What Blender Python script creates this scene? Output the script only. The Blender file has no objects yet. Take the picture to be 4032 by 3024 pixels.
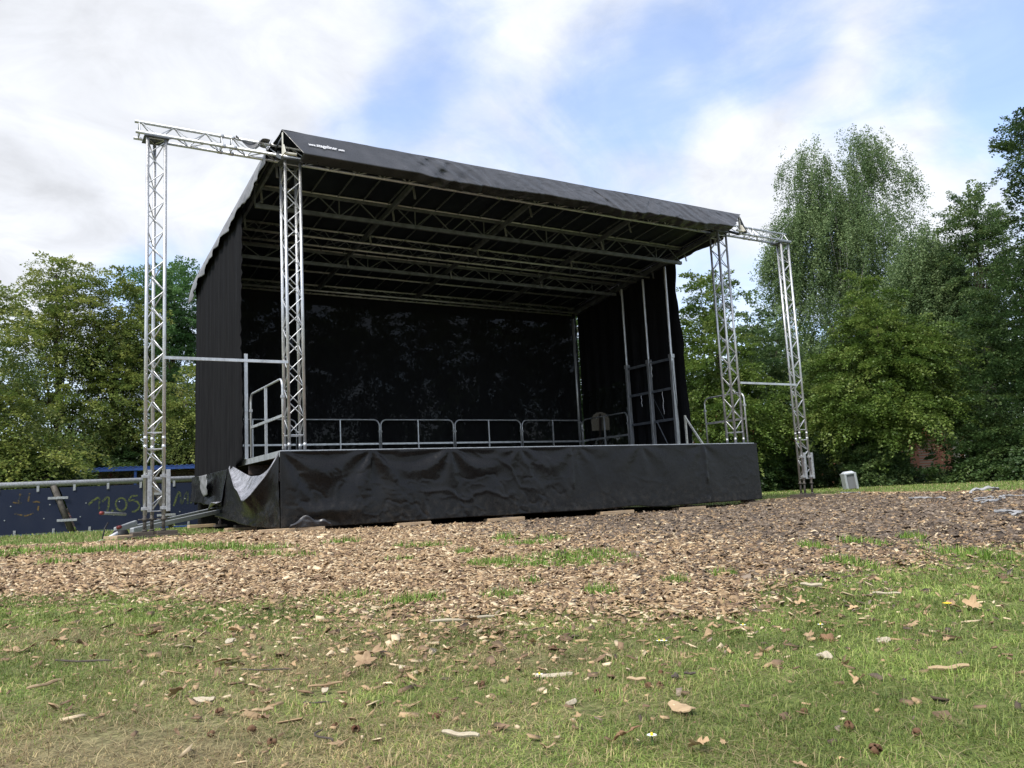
import bpy, math, random
import numpy as np
from mathutils import Vector, Matrix

random.seed(7)
RNG = np.random.default_rng(11)
scene = bpy.context.scene
col = scene.collection

# ------------------------------------------------------------------ camera
# world axes: X along the front of the stage, Y to its back, Z up, metres; origin at the left front truss column
PITCH, ROLL, AZ = .1333, -.0514, .5498
FPX = 3248.4                                    # focal length for a 4032 px wide picture
CAM = np.array([-3.6138, -12.4414, .354])
def _axes():
    ca, sa = math.cos(AZ), math.sin(AZ)
    R = np.array([[ca, sa, 0], [-sa, ca, 0], [0, 0, 1]])
    f = np.array([0, math.cos(PITCH), math.sin(PITCH)]); u = np.array([0, -math.sin(PITCH), math.cos(PITCH)])
    r = np.array([1., 0, 0]); c, s = math.cos(ROLL), math.sin(ROLL)
    return R @ (r * c + u * s), R @ (u * c - r * s), R @ f
RIGHT, UP, FWD = _axes()
FH = np.array([FWD[0], FWD[1]]) / np.hypot(FWD[0], FWD[1])      # horizontal view axis
RH = np.array([FH[1], -FH[0]])
cam = bpy.data.cameras.new('camera'); camo = bpy.data.objects.new('camera', cam); col.objects.link(camo)
cam.sensor_width = 36; cam.lens = FPX / 4032 * 36; cam.clip_start = .05; cam.clip_end = 6000
camo.matrix_world = Matrix(((RIGHT[0], UP[0], -FWD[0], CAM[0]), (RIGHT[1], UP[1], -FWD[1], CAM[1]),
                            (RIGHT[2], UP[2], -FWD[2], CAM[2]), (0, 0, 0, 1)))
scene.camera = camo
K = 4032 / 2212.
def ray(x, y):                                   # direction through a point of the photograph (2212 px wide)
    d = FWD * FPX + RIGHT * (x * K - 2016) - UP * (y * K - 1512)
    return d / np.linalg.norm(d)
def hit(x, y, ax, val):
    d = ray(x, y); return CAM + d * ((val - CAM[ax]) / d[ax])
def at(x, y, depth):                             # point at a horizontal depth in front of the camera
    d = ray(x, y); return CAM + d * (depth / (d[0] * FH[0] + d[1] * FH[1]))

# ------------------------------------------------------------------ light, sky, exposure
SUN_EL, SUN_DIR = math.radians(52), np.array([-.86, -.35])
sun_az = math.atan2(SUN_DIR[0], SUN_DIR[1])      # clockwise from +Y
sl = bpy.data.lights.new('sun', 'SUN'); sl.energy = 3.2; sl.angle = math.radians(15); sl.color = (1, .95, .87)
so = bpy.data.objects.new('sun', sl); col.objects.link(so)
sv = Vector((math.sin(sun_az) * math.cos(SUN_EL), math.cos(sun_az) * math.cos(SUN_EL), math.sin(SUN_EL)))
so.rotation_euler = sv.to_track_quat('Z', 'Y').to_euler(); so.location = (-20, -20, 40)
scene.view_settings.view_transform = 'Standard'; scene.view_settings.look = 'None'
scene.view_settings.exposure = .52; scene.view_settings.gamma = 1

world = bpy.data.worlds.new('World'); scene.world = world; world.use_nodes = True
SKYMUL = (1.85, 1.95, 2.15, 1)
def build_world():
    nt = world.node_tree; nt.nodes.clear(); N = nt.nodes.new; L = nt.links.new
    out = N('ShaderNodeOutputWorld'); bg = N('ShaderNodeBackground'); bg.inputs['Strength'].default_value = .1
    L(bg.outputs[0], out.inputs[0])
    sky = N('ShaderNodeTexSky'); sky.sky_type = 'NISHITA'; sky.sun_disc = False
    sky.sun_elevation = SUN_EL; sky.sun_rotation = sun_az; sky.air_density = 1.0; sky.dust_density = .6; sky.ozone_density = 2.0
    tc = N('ShaderNodeTexCoord')
    def math_(op, a, b=None, clamp=False):
        n = N('ShaderNodeMath'); n.operation = op; n.use_clamp = clamp
        for i, v in enumerate((a, b)):
            if v is None: continue
            if isinstance(v, (int, float)): n.inputs[i].default_value = v
            else: L(v, n.inputs[i])
        return n.outputs[0]
    sep = N('ShaderNodeSeparateXYZ'); L(tc.outputs['Generated'], sep.inputs[0])
    zz = math_('ADD', math_('MAXIMUM', sep.outputs[2], 0.0), .22)
    cmb = N('ShaderNodeCombineXYZ'); L(math_('DIVIDE', sep.outputs[0], zz), cmb.inputs[0]); L(math_('DIVIDE', sep.outputs[1], zz), cmb.inputs[1])
    def noise(scale, detail, rough, off, dist=0.0):
        m = N('ShaderNodeMapping'); m.inputs['Location'].default_value = off; L(cmb.outputs[0], m.inputs[0])
        n = N('ShaderNodeTexNoise'); n.inputs['Scale'].default_value = scale; n.inputs['Detail'].default_value = detail
        n.inputs['Roughness'].default_value = rough; n.inputs['Distortion'].default_value = dist; L(m.outputs[0], n.inputs['Vector'])
        return n.outputs['Fac']
    acc = math_('MULTIPLY', math_('SUBTRACT', noise(2.3, 10, .62, (3.1, 1.7, 0), .7), .5), 1.75)
    acc = math_('ADD', acc, math_('MULTIPLY', math_('SUBTRACT', noise(6.5, 9, .62, (7.1, 2.7, 0), .5), .5), .75))
    acc = math_('ADD', acc, .47)
    # cloud banks and clear gaps of this sky: direction, angular radius (deg), amount
    for (x, y, rad, amt) in ((420, 60, 9, .65), (700, 60, 5, .35), (620, 170, 5, .3), (60, 200, 10, .8), (60, 430, 6, .5), (250, 320, 6, .55), (210, 500, 4.2, -.6), (270, 590, 3, -.3), (640, 240, 3, -.35), (740, 200, 2.5, -.3),
                             (900, 130, 4, -.1), (1370, 160, 4.5, -.55), (1640, 70, 4, -.55), (2130, 140, 5.5, -.65), (2200, 330, 4, -.5), (860, 230, 2.5, -.2), (1240, 20, 4, .5), (1090, 30, 3, .25), (1120, 300, 5, .15), (1560, 240, 4, .25),
                             (1640, 390, 4, .75), (2030, 390, 4.2, .8), (1900, 200, 4, .25), (1750, 120, 3, .2), (470, 460, 5, .0), (60, 560, 4, .4)):
        d = ray(x, y)
        v = N('ShaderNodeVectorMath'); v.operation = 'DOT_PRODUCT'; L(tc.outputs['Generated'], v.inputs[0]); v.inputs[1].default_value = d
        mr = N('ShaderNodeMapRange'); mr.interpolation_type = 'SMOOTHERSTEP'
        mr.inputs['From Min'].default_value = math.cos(math.radians(rad * 1.5)); mr.inputs['From Max'].default_value = 1.0
        mr.inputs['To Min'].default_value = 0; mr.inputs['To Max'].default_value = amt
        L(v.outputs['Value'], mr.inputs['Value']); acc = math_('ADD', acc, mr.outputs[0])
    mr = N('ShaderNodeMapRange'); mr.interpolation_type = 'SMOOTHSTEP'; L(acc, mr.inputs['Value'])
    mr.inputs['From Min'].default_value = -.2; mr.inputs['From Max'].default_value = 1.1
    cov = math_('ADD', math_('MULTIPLY', mr.outputs[0], .74), .26)
    # the thick bank at the upper left is greyer below
    v = N('ShaderNodeVectorMath'); v.operation = 'DOT_PRODUCT'; L(tc.outputs['Generated'], v.inputs[0]); v.inputs[1].default_value = ray(40, 180)
    g1 = N('ShaderNodeMapRange'); g1.interpolation_type = 'SMOOTHSTEP'; L(v.outputs['Value'], g1.inputs['Value']); g1.inputs['From Min'].default_value = math.cos(math.radians(13)); g1.inputs['From Max'].default_value = 1.0
    thick = N('ShaderNodeMath'); thick.operation = 'MULTIPLY'; thick.use_clamp = True; L(g1.outputs[0], thick.inputs[0]); L(math_('ADD', math_('MULTIPLY', noise(2.6, 6, .55, (9, 4, 0), .3), 2.6), -.8), thick.inputs[1])
    cc = N('ShaderNodeMixRGB'); L(thick.outputs[0], cc.inputs[0]); cc.inputs[1].default_value = (7.1, 7.35, 7.9, 1); cc.inputs[2].default_value = (6.0, 6.15, 6.5, 1)
    blue = N('ShaderNodeMixRGB'); blue.blend_type = 'MULTIPLY'; blue.inputs[0].default_value = 1; L(sky.outputs[0], blue.inputs[1]); blue.inputs[2].default_value = SKYMUL
    sh = N('ShaderNodeMapRange'); L(noise(4.5, 8, .6, (2, 8, 0), .6), sh.inputs['Value']); sh.inputs['From Min'].default_value = .3; sh.inputs['From Max'].default_value = .7; sh.inputs['To Min'].default_value = .80; sh.inputs['To Max'].default_value = 1.08
    c2 = N('ShaderNodeMixRGB'); c2.blend_type = 'MULTIPLY'; c2.inputs[0].default_value = 1; L(cc.outputs[0], c2.inputs[1]); L(sh.outputs[0], c2.inputs[2]); cc = c2
    mx = N('ShaderNodeMixRGB'); L(cov, mx.inputs[0]); L(blue.outputs[0], mx.inputs[1]); L(cc.outputs[0], mx.inputs[2])
    L(mx.outputs[0], bg.inputs['Color'])
build_world()

# ------------------------------------------------------------------ helpers
def vnoise(x, y, seed=0):
    x = np.asarray(x, float); y = np.asarray(y, float)
    ix = np.floor(x).astype(np.int64); iy = np.floor(y).astype(np.int64); fx = x - ix; fy = y - iy
    fx = fx * fx * (3 - 2 * fx); fy = fy * fy * (3 - 2 * fy)
    def h(a, b):
        n = (a * 374761393 + b * 668265263 + seed * 974711) & 0xffffffff
        n = ((n ^ (n >> 13)) * 1274126177) & 0xffffffff
        return ((n ^ (n >> 16)) & 0xffff) / 65535.
    return (h(ix, iy) * (1 - fx) + h(ix + 1, iy) * fx) * (1 - fy) + (h(ix, iy + 1) * (1 - fx) + h(ix + 1, iy + 1) * fx) * fy
def fbm(x, y, seed=0, o=4):
    s = 0; a = .5
    for i in range(o): s = s + a * (vnoise(x * 2 ** i, y * 2 ** i, seed + i) - .5) * 2; a *= .5
    return s                                      # about -1..1
def sstep(a, b, x):
    t = np.clip((x - a) / (b - a), 0, 1); return t * t * (3 - 2 * t)

def mat(name, base, rough=.6, metal=0., spec=.5, noise=None, bump=None, attr=None, transl=0., alpha=None, streak=None):
    m = bpy.data.materials.new(name); m.use_nodes = True; nt = m.node_tree; N = nt.nodes.new; L = nt.links.new
    b = nt.nodes['Principled BSDF']; out = nt.nodes['Material Output']
    b.inputs['Base Color'].default_value = (*base, 1); b.inputs['Roughness'].default_value = rough
    b.inputs['Metallic'].default_value = metal; b.inputs['Specular IOR Level'].default_value = spec
    tc = N('ShaderNodeTexCoord'); cs = None
    if attr:
        a = N('ShaderNodeAttribute'); a.attribute_name = attr; cs = a.outputs['Color']
    for nz in (noise or []):                      # (scale, detail, colour, low, high, stretch)
        sc, det, c2, lo, hi, st = nz
        mp = N('ShaderNodeMapping'); mp.inputs['Scale'].default_value = st; L(tc.outputs['Object'], mp.inputs[0])
        n = N('ShaderNodeTexNoise'); n.inputs['Scale'].default_value = sc; n.inputs['Detail'].default_value = det; L(mp.outputs[0], n.inputs['Vector'])
        r = N('ShaderNodeMapRange'); r.inputs['From Min'].default_value = lo; r.inputs['From Max'].default_value = hi; L(n.outputs['Fac'], r.inputs['Value'])
        x = N('ShaderNodeMixRGB'); L(r.outputs[0], x.inputs[0])
        if cs is None: x.inputs[1].default_value = (*base, 1)
        else: L(cs, x.inputs[1])
        x.inputs[2].default_value = (*c2, 1); cs = x.outputs[0]
        rr = N('ShaderNodeMapRange'); L(n.outputs['Fac'], rr.inputs['Value'])
        rr.inputs['From Min'].default_value = .3; rr.inputs['From Max'].default_value = .7
        rr.inputs['To Min'].default_value = max(.05, rough - .1); rr.inputs['To Max'].default_value = min(1, rough + .12); L(rr.outputs[0], b.inputs['Roughness'])
    if cs is not None: L(cs, b.inputs['Base Color'])
    if bump:
        sc, det, dist, st = bump
        mp = N('ShaderNodeMapping'); mp.inputs['Scale'].default_value = st; L(tc.outputs['Object'], mp.inputs[0])
        n = N('ShaderNodeTexNoise'); n.inputs['Scale'].default_value = sc; n.inputs['Detail'].default_value = det; L(mp.outputs[0], n.inputs['Vector'])
        bp = N('ShaderNodeBump'); bp.inputs['Strength'].default_value = 1; bp.inputs['Distance'].default_value = dist; L(n.outputs['Fac'], bp.inputs['Height']); L(bp.outputs[0], b.inputs['Normal'])
    sh = b.outputs[0]
    if transl:
        t = N('ShaderNodeBsdfTranslucent')
        if cs is not None: L(cs, t.inputs['Color'])
        else: t.inputs['Color'].default_value = (*base, 1)
        x = N('ShaderNodeMixShader'); x.inputs[0].default_value = transl; L(sh, x.inputs[1]); L(t.outputs[0], x.inputs[2]); sh = x.outputs[0]
    if alpha is not None:
        t = N('ShaderNodeBsdfTransparent'); x = N('ShaderNodeMixShader'); x.inputs[0].default_value = alpha
        L(t.outputs[0], x.inputs[1]); L(sh, x.inputs[2]); sh = x.outputs[0]
    L(sh, out.inputs['Surface'])
    return m

S1 = (1, 1, 1)
M = {}
M['alu'] = mat('aluminium', (.58, .59, .60), .42, .75, .5, [(9, 4, (.36, .36, .36), .45, .75, (1, 1, .4)), (60, 3, (.7, .7, .7), .5, .8, S1)], (180, 2, .0006, S1))
M['alud'] = mat('weathered_aluminium', (.19, .205, .225), .55, .5, .4, [(7, 4, (.11, .12, .135), .4, .7, S1)])
M['steel'] = mat('galvanised_steel', (.42, .43, .44), .5, .55, .5, [(30, 4, (.25, .25, .25), .4, .7, S1)], (120, 2, .0006, S1))
M['steeld'] = mat('weathered_steel', (.10, .09, .075), .7, .3, .4, [(14, 4, (.055, .05, .045), .4, .7, S1)])
M['rust'] = mat('rusty_steel', (.13, .10, .085), .75, .2, .4, [(40, 4, (.06, .05, .045), .4, .65, S1)], (90, 3, .002, S1))
M['cream'] = mat('cream_paint', (.62, .60, .52), .5, 0, .5, [(20, 4, (.42, .40, .33), .5, .75, S1)])
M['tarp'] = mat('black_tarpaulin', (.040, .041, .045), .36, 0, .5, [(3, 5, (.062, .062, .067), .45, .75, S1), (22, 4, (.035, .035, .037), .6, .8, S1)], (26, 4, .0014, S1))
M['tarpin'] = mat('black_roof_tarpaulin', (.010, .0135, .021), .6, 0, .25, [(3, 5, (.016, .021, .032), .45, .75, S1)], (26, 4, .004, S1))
M['skirt'] = mat('black_pvc', (.008, .008, .0085), .31, 0, .24, [(2.2, 6, (.014, .014, .014), .45, .75, S1), (40, 3, (.012, .012, .012), .55, .8, S1)], (14, 5, .0016, S1))
M['cloth'] = mat('black_cloth', (.010, .010, .011), .9, 0, .06, [(5, 4, (.017, .017, .018), .4, .75, (6, 6, .35))], (240, 2, .0015, S1))
M['gauze'] = mat('black_gauze', (.004, .004, .005), .9, 0, .2, [(3, 4, (.007, .007, .008), .4, .7, (1, 1, .5))], None, alpha=.989)
M['netting'] = mat('black_netting', (.006, .006, .007), .9, 0, .1, [(3, 4, (.010, .010, .011), .4, .7, (1, 1, .5))], None, alpha=.965)
M['ply'] = mat('stage_plywood', (.055, .045, .036), .6, 0, .4, [(8, 5, (.035, .03, .025), .4, .7, S1)], (60, 3, .001, S1))
M['plank'] = mat('raw_timber', (.47, .35, .22), .8, 0, .3, [(5, 6, (.33, .23, .14), .4, .7, (1, 12, 12)), (3, 3, (.26, .2, .14), .55, .8, S1)], (30, 4, .002, (1, 8, 8)))
M['pland'] = mat('dark_timber', (.10, .08, .065), .85, 0, .3, [(6, 6, (.06, .05, .04), .4, .7, (1, 10, 10))], (30, 4, .002, (1, 8, 8)))
M['navy'] = mat('navy_panel', (.007, .013, .036), .6, 0, .3, [(2.5, 5, (.013, .019, .042), .45, .75, S1), (35, 3, (.03, .035, .05), .62, .8, S1)], (50, 3, .0008, S1))
M['blue'] = mat('blue_paint', (.02, .065, .24), .45, 0, .5, [(12, 4, (.02, .045, .16), .45, .7, S1)])
M['spray'] = mat('olive_spray_paint', (.10, .12, .035), .8, 0, .2, [(28, 3, (.02, .03, .045), .42, .68, S1)])
M['sprayo'] = mat('ochre_spray_paint', (.13, .085, .03), .8, 0, .2, [(22, 3, (.02, .03, .045), .4, .62, S1)])
M['white'] = mat('white_print', (.78, .78, .80), .6)
M['plastic'] = mat('white_plastic_film', (.50, .50, .50), .35, 0, .5, [(12, 3, (.3, .3, .29), .45, .75, S1)], (30, 3, .004, S1), transl=.3)
M['black'] = mat('black_rubber', (.015, .015, .015), .6, 0, .4)
M['red'] = mat('red_plastic', (.22, .035, .03), .5)
M['zinc'] = mat('zinc_sheet', (.34, .36, .37), .55, .25, .5, [(14, 5, (.28, .29, .30), .35, .7, (1, 1, .4)), (70, 2, (.48, .5, .5), .55, .75, S1)], (60, 3, .001, S1))
M['bark'] = mat('grey_brown_bark', (.085, .068, .052), .9, 0, .2, [(6, 5, (.045, .036, .03), .4, .7, (1, 1, .3))], (18, 5, .012, (1, 1, .3)))
M['birchbark'] = mat('birch_bark', (.42, .40, .37), .8, 0, .3, [(4, 5, (.06, .055, .05), .52, .62, (1, 1, 1.6))], (12, 4, .008, S1))
M['leaf'] = mat('foliage', (.06, .1, .03), .5, 0, .35, attr='Col', transl=.38)
M['grass'] = mat('grass_blades', (.1, .15, .04), .55, 0, .3, attr='Col', transl=.3)
M['chip'] = mat('wood_chips', (.3, .2, .13), .85, 0, .25, attr='Col')
M['dry'] = mat('dry_leaf', (.40, .28, .16), .7, 0, .3, [(22, 4, (.24, .15, .085), .45, .75, S1), (60, 3, (.5, .38, .24), .6, .8, S1)], (50, 4, .002, S1), transl=.12)
M['dryb'] = mat('brown_dry_leaf', (.27, .16, .085), .7, 0, .3, [(25, 4, (.16, .09, .05), .45, .75, S1)], (50, 4, .002, S1), transl=.1)
M['bleached'] = mat('bleached_wood', (.46, .40, .29), .8, 0, .3, [(10, 5, (.42, .35, .25), .45, .75, (1, 9, 9))], (40, 4, .0015, (1, 8, 8)))
M['tanbark'] = mat('tan_bark', (.44, .32, .19), .75, 0, .3, [(18, 4, (.30, .20, .11), .45, .75, S1)], (60, 4, .001, S1))
M['twig'] = mat('dark_twig', (.075, .06, .05), .85, 0, .3, [(30, 4, (.14, .12, .10), .5, .75, S1)])
M['husk'] = mat('beech_husk', (.15, .088, .05), .9, 0, .2, [(60, 4, (.09, .04, .022), .4, .7, S1)])
M['stone'] = mat('dark_stone', (.06, .06, .062), .9, 0, .3, [(60, 4, (.03, .03, .03), .4, .7, S1)], (120, 3, .002, S1))
M['yellow'] = mat('dandelion_yellow', (.75, .55, .03), .7)
M['roof_tile'] = mat('orange_roof_tiles', (.40, .13, .06), .85, 0, .3, [(6, 4, (.26, .09, .05), .4, .7, S1)], (14, 2, .02, S1))

def dirty(m, z0, z1, colour):                    # dried splashes that reach up from the ground
    nt = m.node_tree; N = nt.nodes.new; L = nt.links.new; b = nt.nodes['Principled BSDF']; src = b.inputs['Base Color'].links[0].from_socket
    ge = N('ShaderNodeNewGeometry'); sp = N('ShaderNodeSeparateXYZ'); L(ge.outputs['Position'], sp.inputs[0])
    mr = N('ShaderNodeMapRange'); L(sp.outputs[2], mr.inputs['Value']); mr.inputs['From Min'].default_value = z1; mr.inputs['From Max'].default_value = z0
    n = N('ShaderNodeTexNoise'); n.inputs['Scale'].default_value = 9; n.inputs['Detail'].default_value = 8; n.inputs['Roughness'].default_value = .7; L(ge.outputs['Position'], n.inputs['Vector'])
    r = N('ShaderNodeMapRange'); L(n.outputs['Fac'], r.inputs['Value']); r.inputs['From Min'].default_value = .48; r.inputs['From Max'].default_value = .72
    mu = N('ShaderNodeMath'); mu.operation = 'MULTIPLY'; L(mr.outputs[0], mu.inputs[0]); L(r.outputs[0], mu.inputs[1])
    x = N('ShaderNodeMixRGB'); L(mu.outputs[0], x.inputs[0]); L(src, x.inputs[1]); x.inputs[2].default_value = (*colour, 1); L(x.outputs[0], b.inputs['Base Color'])
dirty(M['skirt'], .0, .55, (.05, .044, .037)); dirty(M['alu'], -.1, .9, (.16, .13, .10))
def brick_mat():
    m = bpy.data.materials.new('orange_brick'); m.use_nodes = True; nt = m.node_tree; N = nt.nodes.new; L = nt.links.new
    b = nt.nodes['Principled BSDF']; b.inputs['Roughness'].default_value = .9
    tc = N('ShaderNodeTexCoord'); sp = N('ShaderNodeSeparateXYZ'); L(tc.outputs['Object'], sp.inputs[0])
    ad = N('ShaderNodeMath'); L(sp.outputs[0], ad.inputs[0]); L(sp.outputs[1], ad.inputs[1])
    cb = N('ShaderNodeCombineXYZ'); L(ad.outputs[0], cb.inputs[0]); L(sp.outputs[2], cb.inputs[1])
    br = N('ShaderNodeTexBrick'); L(cb.outputs[0], br.inputs['Vector']); br.inputs['Scale'].default_value = 1.
    br.inputs['Brick Width'].default_value = .24; br.inputs['Row Height'].default_value = .075; br.inputs['Mortar Size'].default_value = .008
    br.inputs['Color1'].default_value = (.36, .13, .075, 1); br.inputs['Color2'].default_value = (.28, .10, .06, 1); br.inputs['Mortar'].default_value = (.3, .22, .17, 1)
    L(br.outputs[0], b.inputs['Base Color']); return m
M['brick'] = brick_mat()
def graffiti_mat():
    m = bpy.data.materials.new('graffiti_wall'); m.use_nodes = True; nt = m.node_tree; N = nt.nodes.new; L = nt.links.new
    b = nt.nodes['Principled BSDF']; b.inputs['Roughness'].default_value = .8
    tc = N('ShaderNodeTexCoord'); vo = N('ShaderNodeTexNoise'); vo.inputs['Scale'].default_value = 3.2; vo.inputs['Detail'].default_value = 2; vo.inputs['Distortion'].default_value = 1.2; L(tc.outputs['Object'], vo.inputs['Vector'])
    r = N('ShaderNodeValToRGB'); r.color_ramp.interpolation = 'CONSTANT'; e = r.color_ramp.elements
    e[0].position = 0; e[0].color = (.02, .015, .02, 1); e[1].position = .42; e[1].color = (.11, .09, .08, 1)
    for p, c in ((.5, (.035, .02, .03, 1)), (.55, (.15, .12, .11, 1)), (.6, (.12, .02, .025, 1)), (.64, (.02, .035, .10, 1)), (.7, (.12, .09, .07, 1))):
        k = e.new(p); k.color = c
    L(vo.outputs['Fac'], r.inputs[0]); L(r.outputs[0], b.inputs['Base Color']); return m
M['graffiti'] = graffiti_mat()

ROOTLOC = {}
class MB:
    def __init__(s): s.v = []; s.f = []
    def add(s, vs, fs):
        n = len(s.v); s.v += [tuple(map(float, p)) for p in vs]; s.f += [tuple(i + n for i in f) for f in fs]; return s
    def box(s, c, size, rot=None, taper=1.):
        hx, hy, hz = [k / 2 for k in size]
        p = [(-hx, -hy, -hz), (hx, -hy, -hz), (hx, hy, -hz), (-hx, hy, -hz), (-hx * taper, -hy * taper, hz), (hx * taper, -hy * taper, hz), (hx * taper, hy * taper, hz), (-hx * taper, hy * taper, hz)]
        if rot is not None: p = [rot @ Vector(q) for q in p]
        return s.add([(q[0] + c[0], q[1] + c[1], q[2] + c[2]) for q in p], [(3, 2, 1, 0), (4, 5, 6, 7), (0, 1, 5, 4), (1, 2, 6, 5), (2, 3, 7, 6), (3, 0, 4, 7)])
    def beam(s, a, b, w, h, up=(0, 0, 1)):        # rectangular bar from a to b
        a = Vector(a); b = Vector(b); d = (b - a); l = d.length; d.normalize()
        u = Vector(up); r = d.cross(u)
        if r.length < 1e-3: r = d.cross(Vector((0, 1, 0)))
        r.normalize(); u = r.cross(d)
        return s.box((a + b) / 2, (l, w, h), Matrix((d, r, u)).transposed())
    def tube(s, pts, r, n=8, caps=True):
        pts = [Vector(p) for p in pts]; m = len(pts); rs = r if isinstance(r, (list, tuple)) else [r] * m
        vs = []; prev = None
        for i, p in enumerate(pts):
            d = (pts[min(i + 1, m - 1)] - pts[max(i - 1, 0)]).normalized()
            if prev is None:
                x = d.cross(Vector((0, 0, 1)));  x = x if x.length > .05 else d.cross(Vector((0, 1, 0)))
            else: x = prev - d * prev.dot(d)
            x.normalize(); prev = x; y = d.cross(x)
            for k in range(n):
                t = 2 * math.pi * k / n; vs.append(p + (x * math.cos(t) + y * math.sin(t)) * rs[i])
        fs = [(i * n + k, i * n + (k + 1) % n, (i + 1) * n + (k + 1) % n, (i + 1) * n + k) for i in range(m - 1) for k in range(n)]
        if caps: fs += [tuple(range(n - 1, -1, -1)), tuple((m - 1) * n + k for k in range(n))]
        return s.add(vs, fs)
    def grid(s, P):                               # P: array (a,b,3)
        a, b = P.shape[:2]
        return s.add(P.reshape(-1, 3), [(i * b + j, (i + 1) * b + j, (i + 1) * b + j + 1, i * b + j + 1) for i in range(a - 1) for j in range(b - 1)])
    def build(s, name, m, parent=None, smooth=False, bevel=0., solid=0.):
        off = np.array(ROOTLOC.get(parent.name, (0, 0, 0))) if parent is not None else np.zeros(3)
        me = bpy.data.meshes.new(name); me.from_pydata([tuple(np.array(v) - off) for v in s.v], [], s.f); me.update()
        me.materials.append(M[m] if isinstance(m, str) else m)
        if smooth: me.polygons.foreach_set('use_smooth', np.ones(len(me.polygons), bool))
        o = bpy.data.objects.new(name, me); col.objects.link(o)
        if parent is not None:
            o.parent = parent; ROOTLOC[o.name] = tuple(off)
        if solid:
            md = o.modifiers.new('thickness', 'SOLIDIFY'); md.thickness = solid
        if bevel:
            md = o.modifiers.new('edges', 'BEVEL'); md.width = bevel; md.segments = 2; md.limit_method = 'ANGLE'
        return o
def tag(o, label=None, cat=None, group=None, kind=None):
    if label: o['label'] = label
    if cat: o['category'] = cat
    if group: o['group'] = group
    if kind: o['kind'] = kind
    return o
def thing(name, loc, label, cat, group=None, rz=0):
    o = bpy.data.objects.new(name, None); col.objects.link(o); o.location = tuple(float(c) for c in loc); o.rotation_euler.z = rz
    o.empty_display_size = .2; ROOTLOC[o.name] = tuple(float(c) for c in loc) if rz == 0 else (0, 0, 0)
    return tag(o, label, cat, group)
def copy_tree(o, parent=None):
    c = o.copy(); col.objects.link(c)
    if parent is not None: c.parent = parent
    for ch in list(o.children): copy_tree(ch, c)
    return c
def numesh(name, V, F, m, C=None, parent=None, smooth=False):   # big meshes: V (n,3), F (k, 3 or 4) arrays, C per-vertex colours
    off = np.array(ROOTLOC.get(parent.name, (0, 0, 0))) if parent is not None else np.zeros(3)
    V = np.asarray(V, float) - off
    me = bpy.data.meshes.new(name); me.vertices.add(len(V)); me.vertices.foreach_set('co', V.astype(np.float32).ravel())
    q = F.shape[1]; me.loops.add(F.size); me.loops.foreach_set('vertex_index', F.astype(np.int32).ravel())
    me.polygons.add(len(F)); me.polygons.foreach_set('loop_start', np.arange(len(F), dtype=np.int32) * q)
    me.update(calc_edges=True)
    if smooth: me.polygons.foreach_set('use_smooth', np.ones(len(F), bool))
    if C is not None:
        a = me.color_attributes.new('Col', 'FLOAT_COLOR', 'POINT'); cc = np.ones((len(V), 4), np.float32); cc[:, :3] = C; a.data.foreach_set('color', cc.ravel())
    me.materials.append(M[m] if isinstance(m, str) else m)
    o = bpy.data.objects.new(name, me); col.objects.link(o)
    if parent is not None: o.parent = parent
    return o

# ------------------------------------------------------------------ ground
def gbase(x, y):                                  # gentle hollow along the stage front, level ground elsewhere
    x = np.asarray(x, float); y = np.asarray(y, float)
    d = np.interp(x, [-8, -2, -.3, 2, 4, 6, 8, 9.7, 11.5, 14.5], [0, -.025, .025, .08, .112, .127, .132, .105, .05, .0])
    return -d * np.clip((y + 9) / 8.9, 0, 1) * sstep(14, 6, y)
def gz(x, y):
    x = np.asarray(x, float); y = np.asarray(y, float)
    d = np.hypot(x - CAM[0], y - CAM[1])
    return gbase(x, y) + fbm(x * 1.1, y * 1.1, 3, 3) * .018 * sstep(.2, 1.5, d) * (1 - .75 * sstep(-3, -1, y) * sstep(3, 1.5, np.abs(x - 5) - 5)) * (1 - sstep(25, 60, d)) + fbm(x * 5, y * 5, 9, 2) * .008 * (1 - sstep(6, 14, d))
def hitg(x, y):
    z = 0.
    for _ in range(6):
        p = hit(x, y, 2, z); z = float(gz(p[0], p[1]))
    return np.array([p[0], p[1], z])
def poly_sd(x, y, P):                             # signed distance to a polygon, positive inside
    x = np.asarray(x, float); y = np.asarray(y, float); n = len(P); d = np.full(x.shape, 1e9); ins = np.zeros(x.shape, bool)
    for i in range(n):
        x0, y0 = P[i]; x1, y1 = P[(i + 1) % n]; ex, ey = x1 - x0, y1 - y0
        t = np.clip(((x - x0) * ex + (y - y0) * ey) / (ex * ex + ey * ey), 0, 1)
        d = np.minimum(d, np.hypot(x - x0 - t * ex, y - y0 - t * ey))
        c = ((y0 > y) != (y1 > y)) & (x < (x1 - x0) * (y - y0) / (y1 - y0 + 1e-12) + x0); ins ^= c
    return np.where(ins, d, -d)
CHIP = [tuple(hitg(*q)[:2]) for q in ((0, 1290), (160, 1288), (420, 1275), (560, 1300), (800, 1318), (1000, 1335), (1180, 1315), (1350, 1300), (1560, 1288), (1640, 1262), (1720, 1238), (1900, 1218), (2060, 1200), (2212, 1180))]
CHIP += [(1.6, -10.9), (6, -11.5), (14, -9)]
CHIP += [tuple(hitg(*q)[:2]) for q in ((2212, 1062), (2000, 1064), (1850, 1066), (1760, 1073), (1650, 1084))]
CHIP += [(9.7, .3), (9.6, 5.5), (.6, 5.5), (-.3, 1.6)]
CHIP += [tuple(hitg(*q)[:2]) for q in ((380, 1160), (300, 1170), (120, 1177), (0, 1183))]
CHIP += [(-6, 1.5), (-9, -2), (-7, -7)]
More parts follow.
